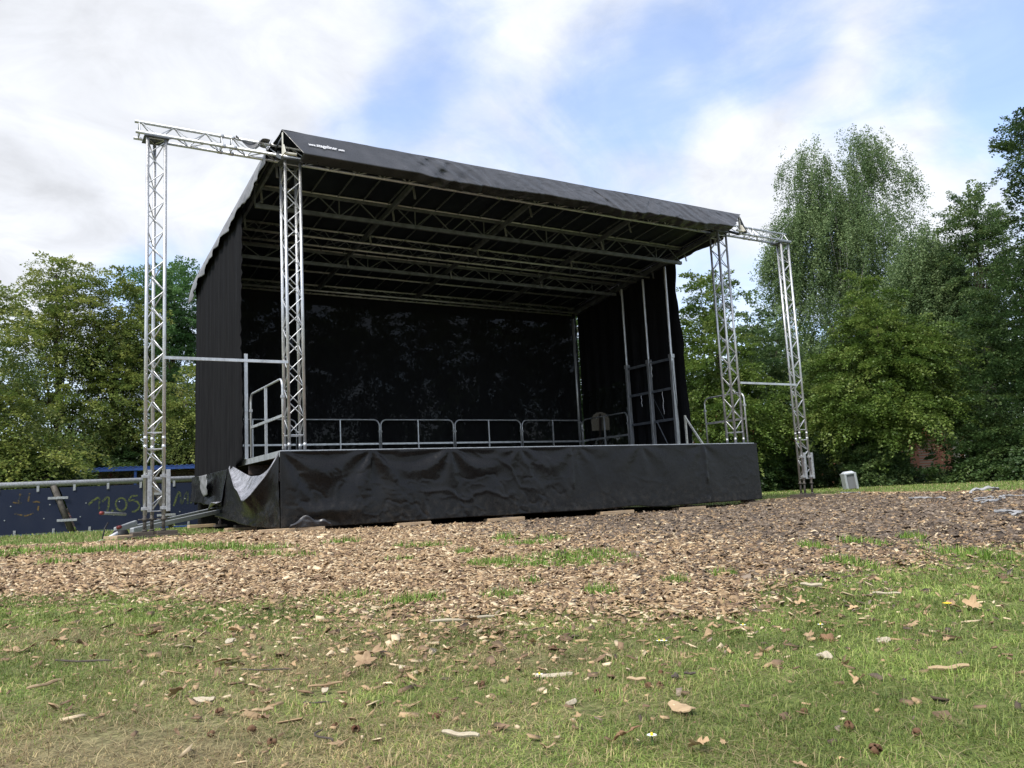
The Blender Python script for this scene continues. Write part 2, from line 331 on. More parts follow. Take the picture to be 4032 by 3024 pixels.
# grass tufts and patches growing through the chips: centre, half width, half depth
BLOB = []
for (x, y, w, h) in ((30, 1197, 75, 9), (200, 1193, 55, 6), (330, 1190, 50, 6), (400, 1185, 60, 6), (480, 1188, 40, 6), (575, 1190, 60, 7), (560, 1205, 40, 7), (645, 1206, 35, 6), (735, 1174, 45, 4), (905, 1186, 55, 6), (1090, 1166, 30, 4), (1130, 1181, 40, 4), (1195, 1170, 26, 4),
                     (1215, 1212, 175, 17), (1050, 1222, 50, 8), (1006, 1198, 16, 4), (1300, 1283, 40, 8), (1150, 1262, 30, 7), (1460, 1260, 35, 6), (1757, 1186, 24, 8), (1850, 1176, 32, 8), (1906, 1182, 20, 5), (1993, 1184, 30, 7), (1968, 1166, 30, 3), (2080, 1198, 60, 7), (1812, 1216, 40, 8), (1862, 1224, 30, 7), (2150, 1206, 50, 8),
                     (760, 1290, 60, 8), (900, 1300, 60, 8), (1080, 1290, 50, 8), (1560, 1245, 40, 6), (420, 1215, 40, 5), (120, 1220, 40, 5), (860, 1215, 40, 5)):
    p = hitg(x, y); q = hitg(x, y - h); r = hitg(x + w, y)
    sc = .62 if x < 1000 else .85; BLOB.append((p[0], p[1], np.hypot(*(r - p)[:2]), max(.08, sc * np.hypot(*(q - p)[:2]))))
def fields(x, y):
    """chip cover 0..1, dark (old, wet) chips 0..1, dryness of the grass 0..1, grass patches 0..1"""
    sd = poly_sd(x, y, CHIP) + fbm(x * 1.6, y * 1.6, 21, 4) * .45
    chip = sstep(-.25, .3, sd)
    blob = np.zeros_like(sd)
    nz = fbm(x * 4, y * 4, 31, 3) * .5
    for bx, by, a, b in BLOB:
        lx = (x - bx) * RH[0] + (y - by) * RH[1]; ly = (x - bx) * FH[0] + (y - by) * FH[1]
        blob = np.maximum(blob, sstep(1.3, .55, np.sqrt((lx / a) ** 2 + (ly / b) ** 2) + nz * .8))
    lat = (x - CAM[0]) * RH[0] + (y - CAM[1]) * RH[1]; dep = (x - CAM[0]) * FH[0] + (y - CAM[1]) * FH[1]
    ang = lat / np.maximum(dep, .1)
    # the older darker chips lie right of a line that runs from the middle of the stage front to the right foreground
    dark = sstep(-1.1, 1.1, (ang - np.interp(dep, [3, 4, 4.7, 6.5, 9, 12, 16], [.52, .42, .26, .05, -.03, -.05, -.08])) * np.maximum(dep, 2) * .7 + fbm(x * .9, y * .9, 41, 4) * .9)
    far = poly_sd(x, y, CHIP)
    dark = dark * np.where(dep > 14, sstep(.15, .9, far + fbm(x * .7, y * .7, 5, 2) * .4), 1)
    dry = np.clip(.22 + fbm(x * 1.7, y * 1.7, 51, 4) * 1.0 - .42 * sstep(.1, .45, ang) * sstep(1.2, 2.2, dep) + .34 * sstep(-.1, -.42, ang) * sstep(2.2, 1.2, dep) + .12 * sstep(1.8, 1.1, dep) - .42 * sstep(2.3, 3.3, dep), 0, 1)
    return chip, dark, dry, blob
C_TAN = np.array((.37, .255, .143)); C_PALE = np.array((.60, .475, .305)); C_RED = np.array((.20, .132, .08)); C_DK = np.array((.105, .078, .056)); C_GREY = np.array((.215, .168, .125))

def build_ground():
    nr, ns = 230, 420
    rad = np.concatenate([[0], .25 * (4000 / .25) ** (np.arange(nr) / (nr - 1.))])
    # finer sectors inside the field of view
    az0 = math.atan2(FH[0], FH[1]); w = np.linspace(-1, 1, ns, endpoint=False)
    a = az0 + math.pi * (np.sign(w) * np.abs(w) ** 1.7)
    R, A = np.meshgrid(rad[1:], a, indexing='ij')
    X = CAM[0] + R * np.sin(A); Y = CAM[1] + R * np.cos(A); Z = gz(X, Y) - .004
    Z = np.where(R > 120, Z - (R - 120) * .002, Z)
    V = np.stack([X, Y, Z], -1).reshape(-1, 3); V = np.vstack([V, [[CAM[0], CAM[1], float(gz(CAM[0], CAM[1])) - .004]]])
    i, j = np.meshgrid(np.arange(nr - 1), np.arange(ns), indexing='ij'); j2 = (j + 1) % ns
    F = np.stack([i * ns + j, (i + 1) * ns + j, (i + 1) * ns + j2, i * ns + j2], -1).reshape(-1, 4)[:, ::-1]
    c, d, dry, b = fields(V[:, 0], V[:, 1])
    dist = np.hypot(V[:, 0] - CAM[0], V[:, 1] - CAM[1])
    C = np.stack([c * (1 - b), d, dry], -1)
    o = numesh('ground', V, F, ground_mat(), C, smooth=True)
    fan = [(nr * ns, jj, (jj + 1) % ns) for jj in range(ns)]
    import bmesh
    bm = bmesh.new(); bm.from_mesh(o.data); bm.verts.ensure_lookup_table()
    ce = bm.verts[nr * ns]
    for jj in range(ns): bm.faces.new((ce, bm.verts[(jj + 1) % ns], bm.verts[jj])).smooth = True
    bmesh.ops.recalc_face_normals(bm, faces=bm.faces); bm.to_mesh(o.data); bm.free()
    tag(o, 'grass and wood chip ground around the stage', None, None, 'structure')
def ground_mat():
    m = bpy.data.materials.new('soil_and_thatch'); m.use_nodes = True; nt = m.node_tree; N = nt.nodes.new; L = nt.links.new
    b = nt.nodes['Principled BSDF']; b.inputs['Roughness'].default_value = .95; b.inputs['Specular IOR Level'].default_value = .2
    a = N('ShaderNodeAttribute'); a.attribute_name = 'Col'; sp = N('ShaderNodeSeparateColor'); L(a.outputs['Color'], sp.inputs[0])
    tc = N('ShaderNodeTexCoord')
    def noise(s, d):
        n = N('ShaderNodeTexNoise'); n.inputs['Scale'].default_value = s; n.inputs['Detail'].default_value = d; L(tc.outputs['Object'], n.inputs['Vector']); return n.outputs['Fac']
    def ramp(f, cs):
        r = N('ShaderNodeValToRGB'); L(f, r.inputs[0]); e = r.color_ramp.elements; e[0].position, e[0].color = cs[0][0], (*cs[0][1], 1); e[1].position, e[1].color = cs[-1][0], (*cs[-1][1], 1)
        for p, c in cs[1:-1]:
            k = e.new(p); k.color = (*c, 1)
        return r.outputs[0]
    def mix(f, x, y):
        n = N('ShaderNodeMixRGB'); L(f, n.inputs[0]); L(x, n.inputs[1]); L(y, n.inputs[2]); return n.outputs[0]
    n1, n2 = noise(26, 6), noise(90, 4)
    mn = N('ShaderNodeMath'); mn.operation = 'ADD'; L(n1, mn.inputs[0]); L(n2, mn.inputs[1]); h = N('ShaderNodeMath'); h.operation = 'MULTIPLY'; h.inputs[1].default_value = .5; L(mn.outputs[0], h.inputs[0]); f = h.outputs[0]
    green = ramp(f, [(.35, (.062, .085, .021)), (.5, (.125, .155, .042)), (.65, (.21, .235, .075))])
    dry = ramp(f, [(.35, (.085, .072, .036)), (.5, (.19, .165, .085)), (.65, (.31, .27, .14))])
    tan = ramp(f, [(.36, (.055, .036, .022)), (.5, (.22, .15, .09)), (.62, (.38, .27, .17))])
    dk = ramp(f, [(.36, (.022, .017, .014)), (.5, (.075, .056, .044)), (.64, (.16, .125, .10))])
    g = mix(sp.outputs[2], green, dry); c = mix(sp.outputs[1], tan, dk); x = mix(sp.outputs[0], g, c)
    L(x, b.inputs['Base Color'])
    bp = N('ShaderNodeBump'); bp.inputs['Distance'].default_value = .012; L(f, bp.inputs['Height']); L(bp.outputs[0], b.inputs['Normal'])
    return m

# ------------------------------------------------------------------ stage
DECK = 1.18
X0, X1, YF, YB = -.17, 9.83, -.15, 6.0
ROOFZ = lambda y: 6.10 - .10 * y
stage = thing('stage', (4.8, 3, 0), 'large black covered open air stage of silver truss columns with sloping roof', 'stage')
W = .24
def truss_webs(mb, a, b, o1, o2, pitch, r=.009):   # zigzag bars in the face between two chords
    a = Vector(a); b = Vector(b); l = (b - a).length; n = max(2, round(l / pitch)); d = (b - a) / n
    for i in range(n):
        p, q = a + d * i, a + d * (i + 1)
        if i % 2 == 0: mb.tube([p + o1, q + o2], r, 6, False)
        else: mb.tube([p + o2, q + o1], r, 6, False)
def square_column(x, label):
    offs = [Vector(o) for o in ((0, 0, 0), (W, 0, 0), (W, W, 0), (0, W, 0))]
    ch = MB(); we = MB(); z0, z1 = DECK + .005, 5.83
    for o in offs:
        ch.tube([(x + o.x, o.y, z0), (x + o.x, o.y, z1)], .025, 12)
        ch.tube([(x + o.x, o.y, z0 + .06), (x + o.x, o.y, z0 + .12)], .027, 12)
    for k in range(4):
        o1, o2 = offs[k], offs[(k + 1) % 4]
        if k % 2: o1, o2 = o2, o1
        truss_webs(we, (x, 0, z0 + .27), (x, 0, z1 - .12), o1, o2, .235)
        for z in (z0 + .24, z1 - .09): we.tube([(x + o1.x, o1.y, z), (x + o2.x, o2.y, z)], .0105, 6, False)
    c = ch.build('truss_column', 'alu', stage, True); we.build('bracing', 'alu', c, True)
    MB().box((x + W / 2, W / 2, z1 - .012), (W + .12, W + .12, .02)).build('mounting_plate', 'alud', c, bevel=.003); MB().box((x + W / 2, W / 2, z0 + .006), (W + .1, W + .1, .012)).build('mounting_plate', 'alud', c, bevel=.003)
    if label: c['label'] = label
square_column(0, None); square_column(9.4675, None)
def tower(x, side):
    offs = [Vector(o) for o in ((0, 0, 0), (W, 0, 0), (W / 2, W * .866, 0))]
    ch = MB(); we = MB(); secs = ((.33, 1.27), (1.42, 5.83))
    for o in offs:
        ch.tube([(x + o.x, o.y, .33), (x + o.x, o.y, 5.83)], .025, 12)
        for z in (1.25, 1.37): ch.tube([(x + o.x, o.y, z), (x + o.x, o.y, z + .05)], .0275, 12)
    for k in range(3):
        o1, o2 = offs[k], offs[(k + 1) % 3]
        if k % 2: o1, o2 = o2, o1
        for a, b in secs:
            truss_webs(we, (x, 0, a + .07), (x, 0, b - .06), o1, o2, .225)
            for z in (a + .05, b - .03): we.tube([(x + o1.x, o1.y, z), (x + o2.x, o2.y, z)], .0105, 6, False)
    c = ch.build('truss_tower', 'alu', stage, True); we.build('bracing', 'alu', c, True)
    g = float(gbase(x + W / 2, W / 2))
    for i, o in enumerate(offs):
        j = MB(); z = g + .085
        j.tube([(x + o.x, o.y, z), (x + o.x, o.y, .36)], .024, 10)
        j.tube([(x + o.x, o.y, .25), (x + o.x, o.y, .29)], .036, 8); j.tube([(x + o.x, o.y, z), (x + o.x, o.y, z + .03)], .035, 10)
        for s in (-1, 1): j.tube([(x + o.x, o.y, .27), (x + o.x + .085 * s, o.y + .02 * s, .275)], .010, 6)
        j.build('screw_jack', 'steeld', c, True)
    for o in (offs[0], offs[1]):
        b = MB(); ox = x + o.x + (.055 if o is offs[0] else .055); oy = o.y - .01
        b.box((ox, oy - .012, .66), (.055, .06, .58))
        b.build('sleeve', 'steel', c, bevel=.006)
        for z in (.42, .86): MB().box((x + o.x + .02, o.y - .006, z), (.13, .075, .045)).build('clamp', 'steel', c, bevel=.005)
    pl = MB(); pl.box((x + W / 2, W * .43, 5.818), (W + .1, W + .08, .02)); pl.build('mounting_plate', 'alud', c, bevel=.003)
tower(-2.0111, -1); tower(11.476, 1)

def front_truss():
    a, b = -2.175, 11.827; z = 5.862; ch = MB(); we = MB()
    offs = [Vector((0, 0, 0)), Vector((0, W, 0)), Vector((0, W / 2, .208))]
    for o in offs:
        ch.tube([(a, o.y, z + o.z), (b, o.y, z + o.z)], .025, 12)
    for x in (-.95, -.78, 4.05, 4.2, 10.55, 10.72):
        for o in offs: ch.tube([(x - .035, o.y, z + o.z), (x + .035, o.y, z + o.z)], .030, 12)
    segs = ((a + .08, -.95), (-.78, 4.05), (4.2, 10.55), (10.72, b - .08))
    for k in range(3):
        o1, o2 = offs[k], offs[(k + 1) % 3]
        if k == 1: o1, o2 = o2, o1
        for s0, s1 in segs:
            truss_webs(we, (s0, 0, z), (s1, 0, z), o1, o2, .235)
            for x in (s0 - .02, s1 + .0): we.tube([(x, o1.y, z + o1.z), (x, o2.y, z + o2.z)], .010, 6, False)
    c = ch.build('front_truss', 'alu', stage, True); we.build('bracing', 'alu', c, True)
front_truss()

def roof_frame():
    xa, xb = -.1, 9.76
    def ladder(y, dd):                                # flat lattice girder
        m = MB(); zt, zb = ROOFZ(y) - .075, ROOFZ(y) - dd
        m.beam((xa, y, zt), (xb, y, zt), .05, .05); m.beam((xa, y, zb), (xb, y, zb), .07, .075)
        g = m.build('lattice_girder', 'alud', stage, bevel=.006)
        w = MB(); n = 26
        for i in range(n):
            p = xa + (xb - xa) * i / n; q = xa + (xb - xa) * (i + 1) / n
            a, b = (zb, zt) if i % 2 == 0 else (zt, zb)
            w.beam((p, y, a), (q, y, b), .022, .022)
            if i % 4 == 0: w.beam((p, y, zb), (p, y, zt), .022, .022)
        w.build('bracing', 'alud', g)
        t = MB(); t.tube([(xa, y - .045, zt + .035), (xb, y - .045, zt + .035)], .018, 8); t.build('keder_tube', 'alu', g, True)
    def tri(y0, dy, dz, drop):
        m = MB(); z = ROOFZ(y0 + dy / 2) - drop
        offs = [Vector((0, 0, 0)), Vector((0, dy, 0)), Vector((0, dy / 2, dz))]
        for o in offs: m.tube([(xa, y0 + o.y, z + o.z), (xb, y0 + o.y, z + o.z)], .025, 8)
        g = m.build('roof_truss', 'alu', stage, True); w = MB()
        for k in range(3):
            o1, o2 = offs[k], offs[(k + 1) % 3]
            truss_webs(w, (xa, y0, z), (xb, y0, z), o1, o2, .34, .01)
        w.build('bracing', 'alud', g, True)
    ladder(1.5, .41); tri(2.65, .50, .25, .32); ladder(3.99, .33); tri(5.72, .28, .165, .258)
    for y, d in ((5.03, .10), (6.1, .12)):
        m = MB(); m.tube([(xa, y, ROOFZ(y) - d), (xb, y, ROOFZ(y) - d)], .024, 8); m.build('purlin_tube', 'alu', stage, True)
    for i in range(21):                           # ribs under the tarpaulin
        x = xa + (xb - xa) * i / 20
        m = MB(); m.beam((x, -.2, ROOFZ(-.2) - .045), (x, 5.9, ROOFZ(5.9) - .045), .022, .025); m.build('roof_rib', 'alud', stage)
    for x in (xa, 2.36, 4.83, 7.3, xb):
        m = MB(); m.beam((x + .04, .12, ROOFZ(.12) - .14), (x + .04, 5.9, ROOFZ(5.9) - .22), .05, .1); m.build('rafter', 'alud', stage, bevel=.004)
        for y in (.45, 1.42, 2.6, 3.9):
            m = MB(); m.beam((x + .1, y, ROOFZ(y) - .38), (x + .1, y + .08, ROOFZ(y) - .06), .035, .02); m.build('hanger_strap', 'alu', stage)
roof_frame()

def canopy():
    RX0, RX1 = -.2, 9.9
    m = MB()
    # roof skin
    xs = np.linspace(RX0, RX1, 160); ys = np.linspace(-.3, 6.35, 50)
    Xg, Yg = np.meshgrid(xs, ys, indexing='ij')
    rib = np.abs(((Xg + .1) / .493) % 1 - .5) * 2
    Zg = ROOFZ(Yg) + .012 - .03 * (1 - rib ** 2) * sstep(-.3, .4, Yg) + fbm(Xg * 2, Yg * 2, 61, 3) * .012
    ridge = np.exp(-((Yg + .3) / .12) ** 2) * .02
    m.grid(np.stack([Xg, Yg, Zg + ridge], -1))
    m.v = [(p[0] + (.07 * float(sstep(.5, -.3, p[1])) if p[0] < 0 else 0), p[1], p[2]) for p in m.v]
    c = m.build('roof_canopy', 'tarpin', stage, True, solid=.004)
    # front flap with the lettering: hangs from the ridge, hem turned under
    xs = np.linspace(0, 1, 420); ts = np.linspace(0, 1.35, 44)
    Xg, Tg = np.meshgrid(xs, ts, indexing='ij'); t1 = np.clip(Tg, 0, 1); t2 = np.clip(Tg - 1, 0, .35); Xg = (-.13 + .24 * t1) * (1 - Xg) + (RX1 - .02 - .58 * t1) * Xg
    Y = -.3 - .33 * t1 + .75 * t2; Z = 6.155 - .47 * t1 - .10 * t2
    env = sstep(0, .18, Tg); calm = sstep(1.5, 2.6, Xg)
    wr = np.zeros_like(Xg)
    for (hx, k, a, ph, sl) in ((2.35, 7, 1., 0, .9), (2.9, 9, .6, 1, -.8), (4.6, 8, .7, 2, -1.), (5.6, 8, .9, .5, .9), (6.4, 10, .8, 2.2, -.8), (7.3, 9, .8, 1., .7), (8.2, 10, .9, .3, -.9), (9., 10, .8, 2, .8), (9.6, 9, .8, 1, -.9)):
        u = (Xg - hx) * 1.0 + (Tg - .5) * sl * .45
        wr += a * np.exp(-((Xg - hx) / .55) ** 2) * np.sin(u * k * 2.2 + ph + 1.8 * fbm(Xg * 2.2, Tg * 2.2, 73, 2))
    ridged = .5 + 1.0 * np.exp(-(fbm(Xg * 1.9 + Tg * .9, Tg * 1.3, 77, 3) / .07) ** 2) - .8 * np.exp(-(fbm(Xg * 2.6 - Tg * 1.1, Tg * 1.5, 78, 3) / .06) ** 2)
    sg = np.tanh(3 * np.sin(Xg * 1.9 + 1.5 * fbm(Xg * .7, Xg * 0, 74, 2))); fu = Xg + sg * Tg * .42; fv = Tg * .8 - sg * Xg * .12
    streak = np.exp(-(fbm(fu * 2.3, fv * .8, 75, 3) / .10) ** 2) - .7 * np.exp(-(fbm(fu * 3.4 + 9, fv * 1.1, 76, 3) / .08) ** 2)
    disp = env * (streak * .026 * calm + wr * np.where(Xg < 3.6, .055, .022) * (.06 + .94 * calm) + (ridged - .5) * .012 * calm + fbm(Xg * 9, Tg * 4, 81, 3) * .002)
    sag = sstep(.3, 1., Tg) * (fbm(Xg * 1.1, Xg * 0 + 3.3, 83, 4) * .07 * calm)
    m = MB(); m.grid(np.stack([Xg + fbm(Tg * 3, Xg * 0, 4, 2) * .01, Y - disp * .82, Z - disp * .57 - sag], -1))
    fl = m.build('front_flap', 'tarp', c, True, solid=.004)
    # lettering on the flap
    n = Vector((0, -.82, .57)); uy = Vector((0, .575, .818))
    def text(s, x, t, size, bold, width):
        cu = bpy.data.curves.new('txt', 'FONT'); cu.body = s; cu.size = size; cu.extrude = .001; cu.offset = bold
        to = bpy.data.objects.new('txt', cu); col.objects.link(to); dg = bpy.context.evaluated_depsgraph_get(); me = bpy.data.meshes.new_from_object(to.evaluated_get(dg))
        bpy.data.objects.remove(to)
        p0 = Vector((x, -.3 - .33 * t, 6.155 - .47 * t)) + n * .022
        x0 = min(v.co.x for v in me.vertices); k = width / (max(v.co.x for v in me.vertices) - x0); w = width; vs = [p0 + Vector((1, 0, 0)) * (v.co.x - x0) * k + uy * v.co.y + n * v.co.z for v in me.vertices]
        return [tuple(v) for v in vs], [tuple(p.vertices) for p in me.polygons], w
    mb = MB(); x = .225
    for s, size, bold, gap, width in (('www.', .085, .0022, .010, .12), ('stageliner', .118, .0016, .010, .335), ('.com', .082, .0022, 0, .105)):
        v, f, w = text(s, x, .60, size, bold, width); mb.add(v, f); x += w + gap
    mb.build('lettering', 'white', fl)
    # side flaps: sky sheen put into the left one's grey colour, wavy hem
    def side(xe, sgn, y0, drop, seed, out):
        ys = np.linspace(y0, 6.36, 190); ts = np.linspace(0, 1, 16); Yg, Tg = np.meshgrid(ys, ts, indexing='ij')
        d = drop * np.interp(Yg, [0, .3, 1, 3, 5, 6.3], [.9, 1.25, 1.15, .95, 1., 1.3]) * (1 + fbm(Yg * 1.6, Yg * 0 + 1, seed, 3) * .16)
        X = xe + sgn * (out * np.sin(Tg * 1.5) + Tg ** 1.2 * (np.sin(Yg * 5 + 5 * fbm(Yg * .8, Tg * 0, seed + 3, 2)) * .018 + fbm(Yg * 3.5, Tg, seed + 5, 3) * .05))
        m = MB(); m.grid(np.stack([X, Yg + Tg * .03 * np.sin(Yg * 7), ROOFZ(Yg) + .012 - d * Tg], -1)); m.build('side_flap', 'flapgrey' if sgn < 0 else 'tarp', c, True, solid=.004)
    side(RX0, -1, .0, .44, 91, .13); side(RX1, 1, .25, .24, 95, .02)
    # rear flap
    xs = np.linspace(RX0, RX1, 120); ts = np.linspace(0, 1, 8); Xg, Tg = np.meshgrid(xs, ts, indexing='ij')
    m = MB(); m.grid(np.stack([Xg, 6.35 + .02 * np.sin(Xg * 8) * Tg, ROOFZ(6.35) + .012 - Tg * .4], -1)); m.build('rear_flap', 'tarp', c, True, solid=.004)
    # loose end of cloth lying over the truss at the left
    u, v = np.meshgrid(np.linspace(0, 1, 26), np.linspace(0, 1, 10), indexing='ij')
    X = -.74 + u * .52; Yc = .02 + v * .30 * (0.25 + .75 * u); Z = 6.10 - .17 * (1 - v) * np.sin(np.clip(u * 1.35, 0, 1) * math.pi) - .02 * (1 - u) + .02 * np.sin(u * 9 + v * 3)
    m = MB(); m.grid(np.stack([X, Yc, Z], -1)); m.build('loose_flap', 'flapgrey', c, True, solid=.004)
    # right end corner of the flap that sticks out
    m = MB(); a = np.array([(RX1 - .02, -.28, 6.15), (RX1 + .19, -.28, 5.78)]); b = np.array([(RX1 - .03, -.25, 6.12), (RX1 + .03, -.25, 5.73)])
    u, v = np.meshgrid(np.linspace(0, 1, 10), np.linspace(0, 1, 10), indexing='ij')
    P = (a[0] * (1 - u)[..., None] + a[1] * u[..., None]) * (1 - v)[..., None] + (b[0] * (1 - u)[..., None] + b[1] * u[..., None]) * v[..., None]
    P[..., 1] += .02 * np.sin(v * 5) * u; m.grid(P); m.build('corner_flap', 'tarp', c, True, solid=.004)
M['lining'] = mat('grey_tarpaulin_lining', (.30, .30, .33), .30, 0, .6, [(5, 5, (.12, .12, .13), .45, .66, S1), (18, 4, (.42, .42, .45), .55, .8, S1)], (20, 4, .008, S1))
M['flapgrey'] = mat('sheen_grey_tarpaulin', (.20, .20, .205), .5, 0, .4, [(3, 5, (.10, .10, .105), .4, .7, S1), (30, 4, (.24, .24, .24), .6, .8, S1)], (26, 4, .006, S1))  # black tarpaulin made grey: sky reflection held in the base colour
canopy()

def ridge_bracket(x, s):
    m = MB()
    m.beam((x, -.34, 5.8), (x, -.33, 6.10), .012, .05, (0, 1, 0))
    y, z = -.34, 5.72                              # gusset plate
    m.add([(x - .008, y - .06, z + .16), (x - .008, y + .03, z + .16), (x - .008, y + .04, z), (x - .008, y - .15, z), (x + .008, y - .06, z + .16), (x + .008, y + .03, z + .16), (x + .008, y + .04, z), (x + .008, y - .15, z)],
          [(3, 2, 1, 0), (4, 5, 6, 7), (0, 1, 5, 4), (1, 2, 6, 5), (2, 3, 7, 6), (3, 0, 4, 7)])
    m.tube([(x, -.40, 5.74), (x - s * .19, -.42, 5.735)], .024, 10)
    m.build('ridge_bracket', 'cream', stage, bevel=.002)
    m = MB(); m.beam((x, -.30, 5.70), (x, .16, 5.95), .04, .05); m.build('outrigger', 'alud', stage)
ridge_bracket(-.13, -1); ridge_bracket(9.80, 1)

def deck():
    m = MB(); m.box(((X0 + X1) / 2, (YF + YB) / 2, DECK - .03), (X1 - X0 - .04, YB - YF - .04, .05)); d = m.build('deck', 'ply', stage)
    e = MB()
    for a, b in (((X0, YF), (X1, YF)), ((X1, YF), (X1, YB)), ((X1, YB), (X0, YB)), ((X0, YB), (X0, YF))):
        e.beam((a[0], a[1], DECK - .045), (b[0], b[1], DECK - .045), .03, .094)
    e.build('edge_profile', 'alu', stage, bevel=.003)
    u = MB()
    for y in (.4, 2.0, 3.6, 5.2): u.beam((X0 + .05, y, DECK - .18), (X1 - .05, y, DECK - .18), .08, .16)
    for x in (.3, 2.6, 5.2, 7.6, 9.6): u.beam((x, YF + .05, DECK - .33), (x, YB - .05, DECK - .33), .08, .14)
    u.box((4.8, 2.9, .42), (8.6, 1.1, .16)); u.build('chassis', 'rust', stage)
    b = MB(); b.beam((7.75, .5, .02), (9.5, .42, .02), .05, .09); b.build('sill_beam', 'cream', stage, bevel=.005)
deck()

def jacks():
    for (x, y, short) in ((0.15, -.05, 0), (1.95, -.08, 0), (3.68, -.08, 0), (6.08, -.08, 0), (7.95, -.0, 0), (9.72, .05, 0), (-.05, 2.9, 0), (-.05, 4.6, 0), (9.7, 1.6, 0), (3.9, 3, 0), (7., 3, 0), (9.7, 5.6, 0), (1, 5.6, 0)):
        g = float(gbase(x, y)) + .06
        m = MB(); m.box((x, y, .6 + g / 2), (.07, .07, .9 - g)); m.tube([(x, y, g + .05), (x, y, .4)], .02, 10); m.tube([(x, y, g + .06), (x, y, g + .11)], .04, 8)
        m.box((x, y, g + .022), (.22, .2, .04)); m.build('support_leg', 'rust', stage)
jacks()
def planks():
    lab = ['long pale timber board under the left front corner of the stage', 'pale timber plank under the stage front, nearest the long corner board', 'pale timber plank under the stage, below the wrinkled middle of the skirt',
           'pale timber plank under the stage where the skirt hem is turned up', 'pale timber plank in front of the white beam under the stage', 'timber plank just outside the right front corner of the stage',
           'timber plank under the left side of the stage beside the drawbar', 'timber plank on the grass under the rear of the left stage side']
    spec = [(hit(636, 1145, 1, -.30), .92), (hit(897, 1132, 1, -.30), .56), (hit(1097, 1122, 1, -.30), .68), (hit(1337, 1107, 1, -.30), .72), (hit(1497, 1098, 1, -.22), .70), (hit(1640, 1086, 1, -.2), .6), (hit(520, 1143, 0, -.15), .5), (hit(435, 1136, 0, -.3), .5)]
    proto = None
    for i, (p, l) in enumerate(spec):
        x, y = float(p[0]), float(p[1]); g = float(gbase(x, y)) - .01; top = max(float(p[2]) + .03, g + .045); t = min(top - g, .06); z = top - t / 2; y += .11 if i < 6 else 0
        o = MB().box((x, y, z), (l, .22, t), Matrix.Rotation(math.radians((i * 37 % 9) - 4), 3, 'Z')).build('timber_plank', 'plank', bevel=.004)
        tag(o, lab[i], 'plank', 'timber planks under the stage')
planks()
def tower_pads():
    for x, a, b in ((-2.0111, 'dark boards stacked under the left outer truss tower', 'left'), (11.476, 'dark weathered board under the right outer truss tower', 'right')):
        cx, cy = x + W / 2, W * .4; g = float(gbase(cx, cy))
        o = MB().box((cx - .02, cy - .02, g + .02), (.66, .5, .036)).build('base_board', 'pland', bevel=.003); tag(o, a, 'board', 'boards under the truss towers')
        for dx in (-.15, .16):
            o = MB().box((cx + dx, cy, g + .062), (.26, .40, .046)).build('wooden_block', 'pland', bevel=.003)
            tag(o, ('left' if dx < 0 else 'right') + ' dark wooden block on the board under the ' + b + ' outer truss tower', 'block', 'blocks under the truss towers')
    p = hitg(330, 1163); o = MB().box((p[0] - .35, .0, float(gbase(-2.4, 0)) + .03), (.3, .3, .05), Matrix.Rotation(.5, 3, 'Z')).build('timber_plank', 'plank', bevel=.004); tag(o, 'short pale plank end beside the left outer truss tower', 'plank', 'timber planks under the stage')
    p = hitg(1772, 1074); o = MB().box((p[0], p[1], p[2] + .03), (.5, .25, .05)).build('timber_plank', 'plank', bevel=.004); tag(o, 'pale plank end beside the right outer truss tower', 'plank', 'timber planks under the stage')
tower_pads()

